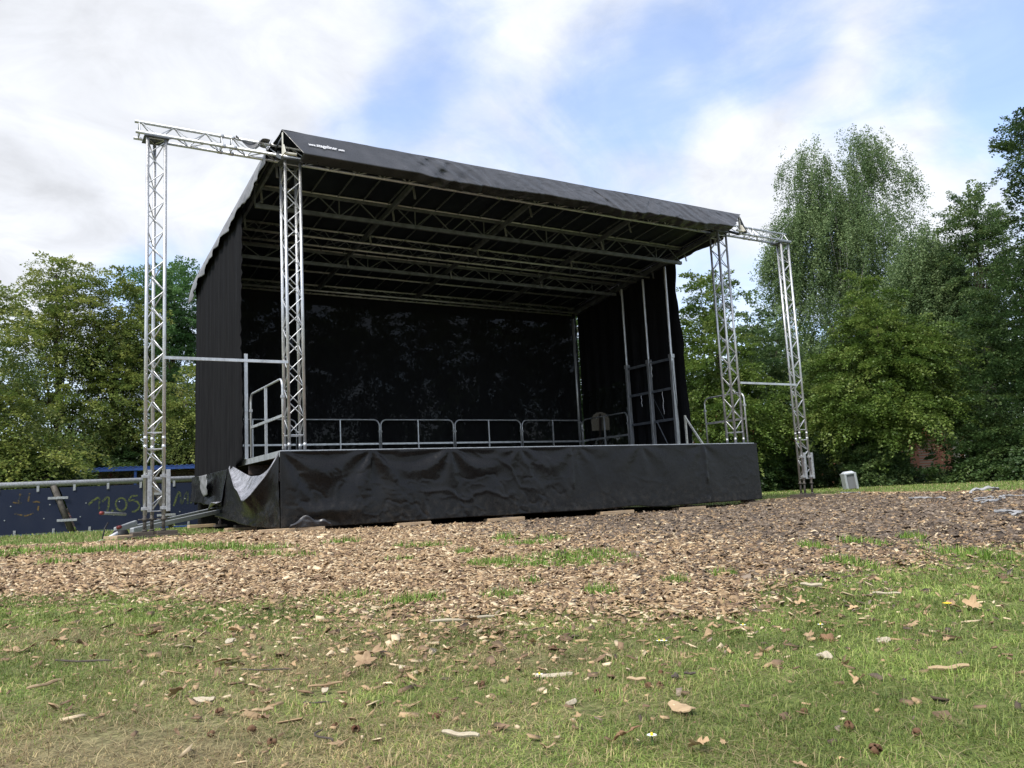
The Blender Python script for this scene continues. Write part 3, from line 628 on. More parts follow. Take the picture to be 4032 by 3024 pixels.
# posts, bars and side frame
def posts():
    m = MB(); m.tube([(-1.77, 0, 2.535), (0, 0, 2.54)], .001, 4); m = MB(); m.beam((-1.775, -.035, 2.535), (-.01, -.035, 2.54), .022, .045); m.build('spacer_bar', 'alu', stage, bevel=.003)
    m = MB(); m.beam((9.72, -.035, 2.48), (11.49, -.035, 2.48), .022, .045); m.build('spacer_bar', 'alu', stage, bevel=.003)
    for x, y, zt in ((9.72, 5.9, 5.1), (-.1, 5.9, 5.1)):
        m = MB(); m.tube([(x, y, DECK), (x, y, zt)], .033, 12); m.build('corner_post', 'alu', stage, True)
    m = MB(); m.beam((-.18, 1.92, DECK), (-.18, 1.92, 3.0), .06, .06, (0, 1, 0)); m.build('corner_post', 'alu', stage, bevel=.004)
    f = None
    for y, z in ((3.72, 5.45), (2.88, 5.5), (2.06, 5.6)):
        m = MB(); m.beam((9.74, y, DECK), (9.74, y, 3.45), .09, .075, (0, 1, 0)); m.tube([(9.74, y, 3.4), (9.74, y, z)], .032, 12)
        m.box((9.74, y, 3.42), (.11, .11, .09)); p = m.build('side_post', 'alu', stage, bevel=.004)
    for z in (1.93, 2.66, 3.36):
        for a, b in ((3.68, 2.92), (2.84, 2.1)):
            m = MB(); m.beam((9.74, a, z), (9.74, b, z), .04, .06); m.build('side_rung', 'alud', stage, bevel=.003)
    m = MB(); m.tube([(9.72, 2.7, 1.9), (9.72, 2.3, 1.2)], .012, 8); m.tube([(9.74, 2.86, 2.6), (9.7, 2.4, 1.9)], .004, 6); m.build('tension_rod', 'alud', stage)
    for y, z, l in ((2.42, 2.62, .55), (3.2, 2.62, .28), (2.75, 3.36, .35)):
        MB().tube([(9.70, y + .015 * math.sin(k * 1.7), z - l * k / 7) for k in range(8)], .006, 6).build('rope', 'white', stage, True)
    MB().tube([(9.70, 2.0 - .012 * k + .02 * math.sin(k), 3.3 - .3 * k) for k in range(8)], .008, 6).build('cable', 'black', stage, True)
    m = MB(); m.beam((9.8, 1.82, DECK), (9.8, 1.82, 1.98), .04, .04, (0, 1, 0)); m.beam((9.8, 1.84, 1.96), (9.8, 1.26, DECK + .02), .035, .04); m.build('corner_brace', 'cream', stage, bevel=.003)
    m = MB(); m.beam((9.97, 1.3, -.02), (9.97, 1.3, 1.12), .05, .06, (0, 1, 0)); m.build('side_leg', 'zinc', stage, bevel=.003)
posts()

def drawbar():
    a = np.array((-2.05, .85, .12)); b = np.array((-.12, 3.45, .36)); d = (b - a) / np.linalg.norm(b - a); s = np.array((d[1], -d[0], 0)) / np.hypot(d[0], d[1])
    m = MB()
    m.beam(a - s * .0, b, .045, .07); m.beam(a + d * .5 - s * .30, b + d * .6 - s * .4, .045, .06)
    db = m.build('drawbar', 'zinc', stage, bevel=.008)
    m = MB(); m.beam(a - d * .05, a + d * .3, .07, .085); m.beam(a - d * .05 - s * .25 + np.array((0, 0, .02)), a + d * .5 - s * .25 + np.array((0, 0, .06)), .06, .09); m.build('coupling_housing', 'zinc', db, bevel=.015)
    m = MB(); e = a - d * .2 - s * .1; m.tube([e, e - d * .42 + np.array((0, 0, -.07))], [.03, .022], 10); m.tube([e - d * .36 + np.array((0, 0, -.06)), e - d * .55 + np.array((0, 0, -.10))], [.032, .038], 10); m.build('tow_coupling', 'white', db, True)
    m = MB(); m.tube([e - d * .42 + np.array((0, 0, -.05)), e - d * .36 + np.array((0, 0, .10)), e - d * .28 + np.array((0, 0, .17))], .011, 8); m.build('coupling_lever', 'black', db, True)
    m = MB(); m.tube([e - s * .06 + np.array((0, 0, -.05)), e + s * .10 + np.array((0, 0, -.05))], .085, 16); m.build('jockey_wheel', 'black', db, True)
    h0 = a - d * .38 - s * .25 + np.array((0, 0, .30)); h1 = a + d * .55 - s * .45 + np.array((0, 0, .20)); m = MB(); m.tube([h0, h1], .022, 10); m.build('brake_lever', 'steel', db, True)
    m = MB(); m.tube([h0 - (h1 - h0) * .06, h0 + (h1 - h0) * .02], .025, 10); m.tube([a - d * .07 + np.array((0, 0, .06)) - s * .2, a - d * .0 + np.array((0, 0, .06)) - s * .2], .026, 12); m.build('red_cap', 'red', db, True)
drawbar()

# guard rails -----------------------------------------------------------------------------------------
def make_rail(L, label, round_both=True):
    root = thing('guard_rail', (0, 0, 0), label, 'railing', 'guard rails round the stage deck')
    r = .14; H = 1.10; t = .018; pts = [(0, 0, 0)]
    for k in range(7):
        a = math.pi - k * math.pi / 12; pts.append((r + r * math.cos(a), 0, H - r + r * math.sin(a)))
    for k in range(7):
        a = math.pi / 2 - k * math.pi / 12; pts.append((L - r + r * math.cos(a), 0, H - r + r * math.sin(a)))
    pts.append((L, 0, 0))
    MB().tube(pts, t, 10).build('rail_frame', 'alu', root, True)
    m = MB(); m.beam((t, 0, .53), (L - t, 0, .53), .03, .045); m.build('knee_rail', 'alu', root, bevel=.003)
    m = MB(); m.beam((L / 2, -.001, 0), (L / 2, -.001, H), .028, .042, (0, 1, 0)); m.build('mid_post', 'alu', root, bevel=.003)
    m = MB()
    for x in (0, L): m.box((x, 0, .82), (.055, .05, .05))
    m.build('clip', 'steel', root, bevel=.004)
    return root
R2 = make_rail(1.93, 'guard rail at the back of the deck, half hidden behind the left inner truss column')
R2.location = (1.93, 5.88, DECK)
def rail(lab, loc, rz, src=None):
    o = copy_tree(src or R2); o.location = loc; o.rotation_euler.z = rz; o['label'] = lab; return o
rail('guard rail at the back left corner of the deck behind the left front railing', (-.06, 5.88, DECK), 0)
rail('guard rail at the back of the deck, left of the two fully visible middle ones', (3.9, 5.88, DECK), 0)
rail('guard rail at the back of the deck, right of the two fully visible middle ones', (5.88, 5.88, DECK), 0)
rail('guard rail at the back right corner of the deck crossed by the round post', (7.86, 5.88, DECK), 0)
rail('guard rail on the right side of the deck beside the frame of square posts', (9.74, 3.84, DECK), math.pi / 2)
rail('guard rail at the front left of the deck beside the black side curtain', (-.12, -.1, DECK), math.pi / 2)
R1 = make_rail(1.18, 'short guard rail at the front right corner behind the inner truss column'); R1.location = (9.78, -.04, DECK); R1.rotation_euler.z = math.pi / 2

# curtains and skirt ------------------------------------------------------------------------------------
def curtains():
    # left side curtain with vertical folds
    ys = np.linspace(1.84, 5.98, 260); ts = np.linspace(0, 1, 60); Yg, Tg = np.meshgrid(ys, ts, indexing='ij')
    top = ROOFZ(Yg) - .10; bot = np.interp(Yg, [1.84, 2.2, 2.6, 3.2, 5.98], [1.22, 1.05, .9, .72, .48]); Z = top + (bot - top) * Tg
    f = np.sin(Yg * 17 + 2.5 * fbm(Yg * 1.2, Yg * 0, 101, 3) * 2) * .030 + fbm(Yg * 6, Z * .5, 103, 3) * .035 + np.sin(Yg * 40) * .006
    X = -.24 + f * (.25 + .75 * Tg) - .03 * Tg
    edge = np.exp(-((Yg - 1.84) / .10) ** 2)
    m = MB(); m.grid(np.stack([X + edge * np.sin(Z * 26) * .012, Yg + edge * np.sin(Z * 31) * .02 + .03 * np.sin(Z * 2.3) * np.exp(-((Yg - 1.84) / .3) ** 2), Z], -1))
    tag(m.build('side_curtain', 'cloth', None, True, solid=.004), 'black pleated curtain closing the left side of the stage', 'curtain', 'curtains of the stage')
    # right side curtain (seen from the inside)
    ys = np.linspace(1.9, 5.98, 220); Yg, Tg = np.meshgrid(ys, ts, indexing='ij'); top = ROOFZ(Yg) - .10; Z = top + (DECK - .25 - top) * Tg
    f = np.sin(Yg * 15 + 2 * fbm(Yg, Yg * 0, 111, 3) * 2) * .03 + fbm(Yg * 5, Z * .5, 113, 3) * .05
    w = np.exp(-((Yg - 1.9) / .4) ** 2)
    m = MB(); m.grid(np.stack([9.94 + f * (.3 + .7 * Tg), Yg + w * (-.10 * sstep(.1, .75, Tg) + .07 * fbm(Z * 1.6, Z * 0, 115, 3)), Z], -1))
    o = m.build('side_curtain', 'netting', None, True); o.data.materials.append(M['cloth']); o.data.polygons.foreach_set('material_index', np.array([1 if p.center.y < 4.05 or p.center.z > 3.1 else 0 for p in o.data.polygons], dtype=np.int32))
    tag(o, 'black curtain closing the right side of the stage behind the square posts', 'curtain', 'curtains of the stage')
    # rear gauze
    xs = np.linspace(-.2, 9.95, 240); Xg, Tg = np.meshgrid(xs, np.linspace(0, 1, 30), indexing='ij'); top = ROOFZ(6.03) - .12; Z = top + (1.0 - top) * Tg
    f = np.sin(Xg * 11 + 2 * fbm(Xg, Xg * 0, 121, 3)) * .025 + fbm(Xg * 3, Z * .5, 123, 3) * .03
    m = MB(); m.grid(np.stack([Xg, 6.05 + f * (.3 + .7 * Tg), Z], -1))
    tag(m.build('back_curtain', 'gauze', None, True), 'black see-through gauze curtain across the back of the stage', 'curtain', 'curtains of the stage')
curtains()
def skirt():
    root = thing('stage_skirt', (4.8, -.2, 0), 'black shiny plastic skirt hanging along the stage front and sagging at its left corner', 'skirt')
    # front panel
    xs = np.linspace(-.2, 9.86, 420); ts = np.linspace(0, 1, 70); Xg, Tg = np.meshgrid(xs, ts, indexing='ij')
    bot = np.interp(Xg, [-.2, .5, 2.8, 5.6, 6.0, 6.5, 6.9, 9.86], [.035, .02, .03, .0, .02, .04, -.01, .0]) + fbm(Xg * 2, Xg * 0, 133, 3) * .012
    top = DECK - .012; Z = top + (bot - top) * Tg
    d = np.zeros_like(Xg)
    for hx, a, k, sg in ((-.2, .055, 15, .9), (1.25, .05, 13, .9), (2.62, .035, 14, .8), (3.95, .02, 15, .7), (5.2, .012, 14, .6), (6.7, .012, 12, .6), (8.3, .010, 12, .6)):
        r = np.hypot(Xg - hx, (top - Z)) + .03; th = np.arctan2(Xg - hx, top - Z + .03)
        d += a * np.sin(th * k * .55 + hx * 3) * np.exp(-r / sg) * sstep(.02, .3, r)
    for x0, x1, a in ((1.25, 2.62, .045), (2.62, 3.95, .035), (-.2, 1.25, .02), (3.95, 5.2, .012)):
        u = np.clip((Xg - x0) / (x1 - x0), 0, 1); s = np.sin(u * math.pi); zz = (top - Z)
        d += a * s * np.sin((zz - .24 * s) * 13) * np.exp(-((zz - .22 * s) / .28) ** 2)
    calm = 1 - .85 * sstep(3.0, 6., Xg)
    cr = lambda k, sd, w: np.exp(-(fbm(Xg * k + .4 * Z, Z * k * .8, sd, 3) / w) ** 2)
    d += calm * (fbm(Xg * 1.3, Z * 1.3, 135, 3) * .022 + .014 * cr(1.7, 137, .06) - .010 * cr(2.6, 138, .05) + .006 * cr(5., 145, .06)) + fbm(Xg * 9, Z * 9, 139, 3) * .0018
    for sx in (5.05, 8.35): d += np.exp(-((Xg - sx) / .03) ** 2) * (.010 + .018 * fbm(Z * 6, Z * 0, 141, 2))
    # lower left kink and a turned up hem in the middle
    d += -.10 * np.exp(-((Xg - .55) / .28) ** 2) * sstep(.25, .0, Z) + .05 * np.exp(-((Xg - .5) / .35) ** 2) * np.exp(-((Z - .26) / .09) ** 2)
    Y = np.minimum(-.195 - (d * .85 * sstep(0, .06, Tg) + .03 * Tg) * sstep(-.2, .05, Xg), -.174)
    m = MB(); m.grid(np.stack([Xg, Y, Z], -1)); m.build('front_panel', 'skirt', root, True, solid=.004)
    # left panel: pulled off its hooks, top edge droops outwards and shows its inside to the sky
    s = np.linspace(0, 1, 150); v = np.linspace(0, 1, 70); ss = [0, .15, .3, .5, .75, 1]
    def curve(pts):
        c = np.array(pts); o = np.stack([np.interp(s, ss, c[:, k]) for k in range(3)], -1); w = np.hanning(27); w /= w.sum()
        return np.stack([np.convolve(np.concatenate([2 * o[0, k] - o[13:0:-1, k], o[:, k], 2 * o[-1, k] - o[-2:-15:-1, k]]), w, 'valid') for k in range(3)], -1)
    T = curve([(-.21, -.2, 1.165), (-.27, .15, .92), (-.31, .5, .84), (-.31, 1.15, .86), (-.28, 2.1, 1.02), (-.24, 3.0, 1.17)])
    Fo = curve([(-.22, -.2, 1.12), (-.38, -.05, .80), (-.50, .15, .60), (-.58, .5, .44), (-.46, 1.6, .76), (-.26, 3.0, 1.13)])
    Bo = curve([(-.22, -.2, .035), (-.3, .1, .04), (-.38, .45, .06), (-.42, .9, .09), (-.40, 2.1, .16), (-.36, 3.6, .24)])
    vv = v[None, :, None]; t1 = np.clip(vv / .4, 0, 1); t2 = np.clip((vv - .4) / .6, 0, 1)
    Pp = np.where(vv < .4, T[:, None] * (1 - t1) + Fo[:, None] * t1, Fo[:, None] * (1 - t2) + Bo[:, None] * t2)
    Pp[..., 2] -= (.05 * np.sin(t1 * math.pi) * np.sin(s * math.pi)[:, None, None])[..., 0] * (vv < .4)[..., 0]
    Pp[..., 0] += (.07 * np.sin(t2 * math.pi) * np.sin(s * math.pi)[:, None, None])[..., 0]
    Sg, Vg = np.meshgrid(s, v, indexing='ij')
    wr = fbm(Sg * 5, Vg * 3, 151, 4) * .03 + np.sin(Sg * 30 + Vg * 6) * .006 + fbm(Sg * 14, Vg * 7, 153, 3) * .010
    X = Pp[..., 0] + wr * np.minimum(1, Vg * 6); Yb = Pp[..., 1] + wr * .5; Z = Pp[..., 2] + wr * .3 * np.minimum(1, Vg * 6)
    G = np.stack([X, Yb, Z], -1); cut = 28
    m = MB(); m.grid(G[:, cut - 1:]); sp = m.build('sagging_panel', 'skirt', root, True, solid=.004)
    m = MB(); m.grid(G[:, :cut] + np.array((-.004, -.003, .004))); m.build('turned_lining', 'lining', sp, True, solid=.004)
    # turned up hem at the lower left of the front, and the corner caught on the drawbar
    u, w = np.meshgrid(np.linspace(0, 1, 40), np.linspace(0, 1, 14), indexing='ij')
    hx = -.10 + u * .62; top = (.05 + .05 * np.sin(u * math.pi) + .08 * np.exp(-((u - .36) / .16) ** 2)) + .03 * np.exp(-((u - .8) / .08) ** 2)
    m = MB(); m.grid(np.stack([hx + .03 * (1 - w) * (u - .5), -.305 - .035 * np.sin(w * 2.4) - .02 * np.sin(u * 17) * w - fbm(u * 5, w * 3, 191, 3) * .025, .035 + top * w], -1)); m.build('turned_hem', 'tarp', sp, True, solid=.004)
    u, w = np.meshgrid(np.linspace(0, 1, 16), np.linspace(0, 1, 10), indexing='ij')
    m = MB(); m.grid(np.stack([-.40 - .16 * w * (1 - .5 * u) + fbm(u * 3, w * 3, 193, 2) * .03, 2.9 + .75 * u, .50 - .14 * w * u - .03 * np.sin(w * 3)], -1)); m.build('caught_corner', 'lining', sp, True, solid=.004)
    # rear left panel under the curtain
    Yg, Tg = np.meshgrid(np.linspace(2.9, 6.0, 90), np.linspace(0, 1, 40), indexing='ij')
    Z = 1.06 + (np.interp(Yg, [2.9, 6.], [.42, .55]) - 1.06) * Tg
    X = -.30 - .07 * Tg + fbm(Yg * 1.6, Z * 2, 161, 4) * .07 - .10 * np.exp(-((Yg - 4.3 - .9 * (Z - .8)) / .35) ** 2) * sstep(0, .5, Tg)
    m = MB(); m.grid(np.stack([X, Yg, Z], -1)); m.build('rear_panel', 'skirt', root, True, solid=.004)
    u, w = np.meshgrid(np.linspace(0, 1, 14), np.linspace(0, 1, 16), indexing='ij')
    yy = 3.75 + .75 * u * (1 - .5 * w) - .1 * w; m = MB(); m.grid(np.stack([-.47 - .07 * w * (1 - w) + fbm(u * 3, w * 3, 195, 3) * .03, yy, 1.02 - .36 * w - .05 * u * w], -1)); m.build('reflection_patch', 'flapgrey', root, True, solid=.004)  # added grey patch: a bright reflection on the rear panel, shaped as cloth
    # right return
    Yg, Tg = np.meshgrid(np.linspace(-.2, 6.05, 110), np.linspace(0, 1, 20), indexing='ij'); Z = DECK - .012 - (DECK - .03) * Tg
    m = MB(); m.grid(np.stack([9.87 + fbm(Yg * 2, Z * 2, 171, 3) * .03, Yg, Z], -1)); m.build('right_panel', 'skirt', root, True, solid=.004)
    Xg, Tg = np.meshgrid(np.linspace(-.2, 9.86, 120), np.linspace(0, 1, 16), indexing='ij'); m = MB(); m.grid(np.stack([Xg, 6.08 + fbm(Xg * 2, Tg * 2, 173, 3) * .03, 1.16 - 1.24 * Tg], -1)); m.build('shade_panel', 'skirt', root, True, solid=.004)  # added black sheet closing off the back so the gap underneath stays dark
skirt()

# ------------------------------------------------------------------ blue barrier and shelter
def barrier():
    a = at(0, 1160, 18.15); b = at(430, 1135, 19.8); a[2] = b[2] = 0; d = (b - a) / np.linalg.norm((b - a)[:2]); n = np.array((d[1], -d[0], 0))   # n towards the camera
    if n @ (CAM - a) < 0: n = -n
    P = lambda s, z, o=0.: a + d * s + n * o + np.array((0, 0, z))
    root = thing('barrier', P(2, 0), 'low navy blue sports barrier with a thick grey pipe rail and faded yellow graffiti', 'barrier')
    def s_of(x, y=1100):                           # distance along the barrier seen at a picture column
        r = ray(x, y); A = np.array([[r[0], -d[0]], [r[1], -d[1]]]); t = np.linalg.solve(A, (a - CAM)[:2]); return t[1]
    MB().tube([P(-9, 1.125), P(-4, 1.125), P(9, 1.125)], .064, 16).build('pipe_rail', 'steel', root, True)
    posts = [s_of(157, 1152) - 2.25 * 3, s_of(157, 1152) - 2.25 * 2, s_of(157, 1152) - 2.25, s_of(157, 1152), s_of(370, 1135), s_of(370, 1135) + 2.25, s_of(370, 1135) + 4.5]
    L = -.40
    for s0 in posts:
        MB().tube([P(s0, .0, .03), P(s0 + L, 1.08, .03)], .064, 12).build('slanted_post', 'steeld', root, True)
        for z in (.30, .80):
            c = s0 + L * z / 1.08; MB().beam(P(c - .2, z, .10), P(c + .2, z, .10), .006, .055).build('strap', 'steel', root, bevel=.002)
    edges = [-9] + posts + [9]
    for i in range(len(edges) - 1):
        s0, s1 = edges[i], edges[i + 1]; k0 = 0 if i == 0 else 1; k1 = 0 if i == len(edges) - 2 else 1
        q = []
        for o in (-.008, .008):
            for (s, z, k) in ((s0 + .09 * k0, .045, k0), (s1 - .09 * k1, .045, k1), (s1 - .09 * k1 + L * .93 * k1, 1.03, k1), (s0 + .09 * k0 + L * .93 * k0, 1.03, k0)): q.append(P(s, z, .05 + o))
        m = MB(); m.add(q, [(3, 2, 1, 0), (4, 5, 6, 7), (0, 1, 5, 4), (1, 2, 6, 5), (2, 3, 7, 6), (3, 0, 4, 7)]); pn = m.build('panel', 'navy', root, bevel=.002)
        cl = MB(); bo = MB(); w = s1 - s0
        for k in range(max(2, int(w / .75)) if w > 3 else 3):
            s = s0 + w * (k + .5) / (max(2, int(w / .75)) if w > 3 else 3)
            cl.beam(P(s + L * .8, 1.09, .068), P(s + L * .8, .95, .068), .05, .006, n); cl.beam(P(s, .13, .068), P(s, -.02, .068), .05, .006, n)
            for z in (.97,): bo.tube([P(s + L * .8, z, .07), P(s + L * .8, z, .082)], .014, 8)
            bo.tube([P(s, .09, .07), P(s, .09, .082)], .014, 8)
            for z, o in ((.66, .05), (.36, -.12)): bo.tube([P(s + o + L * z * .5, z, .058), P(s + o + L * z * .5, z, .068)], .014, 8)
        cl.build('clip', 'steel', pn); bo.build('bolt', 'zinc', pn)
    MB().beam(P(-9, .02, .05), P(9, .02, .05), .03, .035).build('base_rail', 'blue', root)
    # graffiti strokes (pixels of the photograph turned into points of the panel face)
    def pt(x, y):
        r = ray(x, y); nn = n[:2]; t = ((P(0, 0, .0605) - CAM)[:2] @ nn) / (r[:2] @ nn); return CAM + r * t
    def stroke(pts, w, mt):
        Pn = [pt(*p) for p in pts]; Q = []
        for i in range(len(Pn) - 1):
            for k in range(5): Q.append(Pn[i] + (Pn[i + 1] - Pn[i]) * k / 5)
        Q.append(Pn[-1]); m = MB(); up = np.array((0, 0, 1.)); vs = []
        for i, p in enumerate(Q):
            t = Q[min(i + 1, len(Q) - 1)] - Q[max(i - 1, 0)]; t /= np.linalg.norm(t) + 1e-9; sd = np.cross(t, n); sd /= np.linalg.norm(sd) + 1e-9
            ww = w * (.8 + .4 * vnoise(i * .7, 1.3, 7)); vs += [p + sd * ww + n * .0, p - sd * ww + n * .0]
        m.add(vs, [(2 * i, 2 * i + 1, 2 * i + 3, 2 * i + 2) for i in range(len(Q) - 1)]); m.build('graffiti', mt, root)
    Z = lambda x, y: (x * .2532 * .5486, (1800 + y * .2532) * .5486)
    stroke([Z(1375, 740), Z(1440, 680), Z(1520, 630), Z(1550, 640)], .022, 'spray'); stroke([Z(1550, 640), Z(1545, 740), Z(1540, 850)], .018, 'spraydim')
    stroke([Z(1590, 695), Z(1660, 625), Z(1695, 630), Z(1690, 740), Z(1665, 860)], .022, 'spray'); stroke([Z(1725, 860), Z(1755, 820)], .022, 'spray')
    stroke([Z(1900 + 85 * math.cos(t) - 15, 735 + 100 * math.sin(t)) for t in np.linspace(-2.2, 4.0, 16)], .02, 'spray')
    stroke([Z(2140, 600), Z(2050, 605), Z(2010, 650), Z(2000, 690), Z(2060, 665), Z(2130, 690), Z(2170, 740), Z(2150, 810), Z(2100, 845), Z(2050, 850)], .02, 'spray'); stroke([Z(2195, 840), Z(2215, 815)], .022, 'spray')
    Y2 = lambda x, y: ((440 + x * .217) * .5486, (1880 + y * .217) * .5486)
    stroke([Y2(1125, 520), Y2(1165, 380), Y2(1215, 260), Y2(1245, 290)], .022, 'spray'); stroke([Y2(1245, 290), Y2(1255, 470), Y2(1280, 470), Y2(1340, 300), Y2(1380, 240)], .02, 'spraydim'); stroke([Y2(1380, 240), Y2(1375, 480)], .02, 'spraydim'); stroke([Y2(1430, 470), Y2(1480, 400), Y2(1560, 330)], .02, 'spray')
    for q in ([(200, 705), (330, 720)], [(310, 590), (290, 680), (325, 720)], [(300, 580), (345, 580)], [(510, 700), (570, 690), (625, 705)], [(600, 760), (585, 840)], [(225, 885), (265, 875)], [(270, 890), (400, 915), (520, 875)], [(460, 560), (440, 690)]):
        stroke([Z(*p) for p in q], .016, 'sprayo')
M['spraydim'] = mat('faded_spray_paint', (.055, .068, .035), .8, 0, .2, [(28, 3, (.012, .02, .042), .42, .62, S1)])
barrier()
def shelter():
    a = at(120, 1060, 25.); b = at(520, 1048, 26.6); a[2] = b[2] = 0; d = (b - a) / np.linalg.norm((b - a)[:2]); n = np.array((d[1], -d[0], 0))
    if n @ (CAM - a) < 0: n = -n
    L = 6.5; P = lambda s, o, z: a + d * s + n * o + np.array((0, 0, z))
    root = thing('bench_shelter', P(2, 0, 0), 'low graffiti covered shelter with a blue roof edge behind the navy barrier', 'shelter')
    zt = 1.735
    m = MB(); m.beam(P(-.05, .02, zt), P(L, .02, zt), .05, .09); m.build('roof_fascia', 'blue', root, bevel=.006)
    m = MB(); c = P(L / 2, -.75, zt + .06); th = math.atan2(d[1], d[0]); Rz = Matrix.Rotation(th, 3, 'Z'); m.box(c, (L + .1, 1.6, .03), Rz)
    for k in range(44): m.beam(P(.0 + k * .148, .06, zt + .085), P(.0 + k * .148, -1.5, zt + .085), .06, .022)
    m.build('corrugated_roof', 'blue', root)
    MB().box(P(L / 2, -1.3, .9), (L, .06, 1.68), Rz).build('back_wall', 'graffiti', root)
    for s in (.02, 2.2, 4.4, 6.45): MB().beam(P(s, -.02, 0), P(s, -.02, zt), .07, .07, (0, 1, 0)).build('post', 'blue', root)
    MB().box(P(L / 2, -1.0, .45), (L - .2, .35, .04), Rz).build('bench', 'pland', root)
shelter()

# ------------------------------------------------------------------ bin, board, houses
def bin_():
    p = hitg(1838, 1057); q = float((p - CAM) @ FWD) / (FPX / K); h = 38 * q
    root = thing('litter_bin', p, 'grey metal litter bin leaning at the edge of the trees', 'bin')
    th = math.atan2(RH[1], RH[0]); R = Matrix.Rotation(th, 3, 'Z') @ Matrix.Rotation(math.radians(-5.5), 3, 'Y')
    T = lambda q: tuple(Vector(p) + R @ Vector(q)); 
    def bx(c, s, mt, nm, par=root, bev=.004, taper=1.):
        m = MB().box((0, 0, 0), s, None, taper); m.v = [T((v[0] + c[0], v[1] + c[1], v[2] + c[2])) for v in m.v]; return m.build(nm, mt, par, bevel=bev)
    w = 26 * q
    bx((0, 0, .02 + h * .42), (w - .08, w - .12, h * .84), 'zincd', 'inner_box')
    for s in (-1, 1): bx((s * (w / 2 - .03), -.02, h * .44), (.065, w - .06, h * .90), 'zinc', 'side_plate')
    bx((0, 0, h * .885), (w + .01, w - .03, .04), 'zinc', 'rim')
    bx((0, 0, h * .965), (w - .01, w - .05, h * .12), 'plid', 'lid', taper=.55)
M['zincd'] = mat('dull_zinc', (.15, .155, .16), .7, .1, .4, [(14, 5, (.15, .15, .155), .35, .7, S1)])
M['plid'] = mat('pale_metal_lid', (.55, .58, .60), .45, .1, .5, [(20, 3, (.42, .44, .46), .4, .7, S1)])
bin_()
def hoop():
    p = at(1297, 1060, 30); g = float(gbase(p[0], p[1])); c = at(1297, 915, 30)
    root = thing('backboard', (p[0], p[1], g), 'pale rounded ball court backboard on a pole seen dimly through the back curtain', 'backboard')
    th = math.atan2(RH[1], RH[0]); R = Matrix.Rotation(th, 3, 'Z')
    out = [(-.32, -.25), (.32, -.25), (.33, .1)] + [(.33 * math.cos(t), .1 + .32 * math.sin(t)) for t in np.linspace(.2, math.pi - .2, 9)] + [(-.33, .1)]
    n = len(out); m = MB(); vs = []
    for y in (-.015, .015): vs += [tuple(Vector(c) + R @ Vector((x, y, z))) for x, z in out]
    m.add(vs, [tuple(range(n)), tuple(range(2 * n - 1, n - 1, -1))] + [(k, (k + 1) % n + 0, (k + 1) % n + n, k + n) for k in range(n)]); m.build('board', 'cream', root)
    MB().tube([(p[0], p[1], g), (c[0] - FH[0] * .08, c[1] - FH[1] * .08, c[2] + .35)], .04, 10).build('pole', 'rust', root)
hoop()
def house(name, label, x, y, depth, w, dp, hw, hr, mt, ang, wins=()):
    p = at(x, y, depth); p[2] = float(gbase(p[0], p[1])); root = thing(name, p, label, 'house')
    R = Matrix.Rotation(math.atan2(RH[1], RH[0]) + ang, 3, 'Z'); T = lambda q: tuple(Vector(p) + R @ Vector(q))
    def bld(m, nm, mt, par=root, **k): m.v = [T(v) for v in m.v]; return m.build(nm, mt, par, **k)
    m = MB(); m.box((0, dp / 2, hw / 2), (w, dp, hw)); m.add([(-w / 2, 0, hw), (-w / 2, dp, hw), (-w / 2, dp / 2, hw + hr - .05), (w / 2, 0, hw), (w / 2, dp, hw), (w / 2, dp / 2, hw + hr - .05)], [(0, 1, 2), (3, 5, 4)]); bld(m, 'wall', 'brick')
    m = MB(); e = .4
    for s in (0, 1):
        y0 = -e if s == 0 else dp + e; z0 = hw - e * hr / (dp / 2)
        m.add([(-w / 2 - e, y0, z0), (w / 2 + e, y0, z0), (w / 2 + e, dp / 2, hw + hr), (-w / 2 - e, dp / 2, hw + hr), (-w / 2 - e, y0, z0 - .12), (w / 2 + e, y0, z0 - .12), (w / 2 + e, dp / 2, hw + hr - .12), (-w / 2 - e, dp / 2, hw + hr - .12)],
              [(0, 1, 2, 3), (7, 6, 5, 4), (0, 4, 5, 1), (1, 5, 6, 2), (3, 2, 6, 7), (0, 3, 7, 4)])
    bld(m, 'roof', 'roof_tile')
    for (wx, wz) in wins:
        f = bld(MB().box((wx, -.01, wz), (1.2, .06, 1.2)), 'window', 'white'); bld(MB().box((wx, -.045, wz), (1.05, .02, 1.05)), 'pane', 'black', f)
house('brick_house', 'orange brick house wall showing through the trees right of the litter bin', 2002, 1000, 48, 7, 6, 2.9, 2.2, 'brick', -.25, ((2.6, 1.5),))
house('brick_house', 'orange roofed house glimpsed behind the right outer truss tower', 1715, 1000, 60, 9, 7, 3.2, 2.4, 'brick', .2, ((-2, 1.6), (2.2, 1.6)))

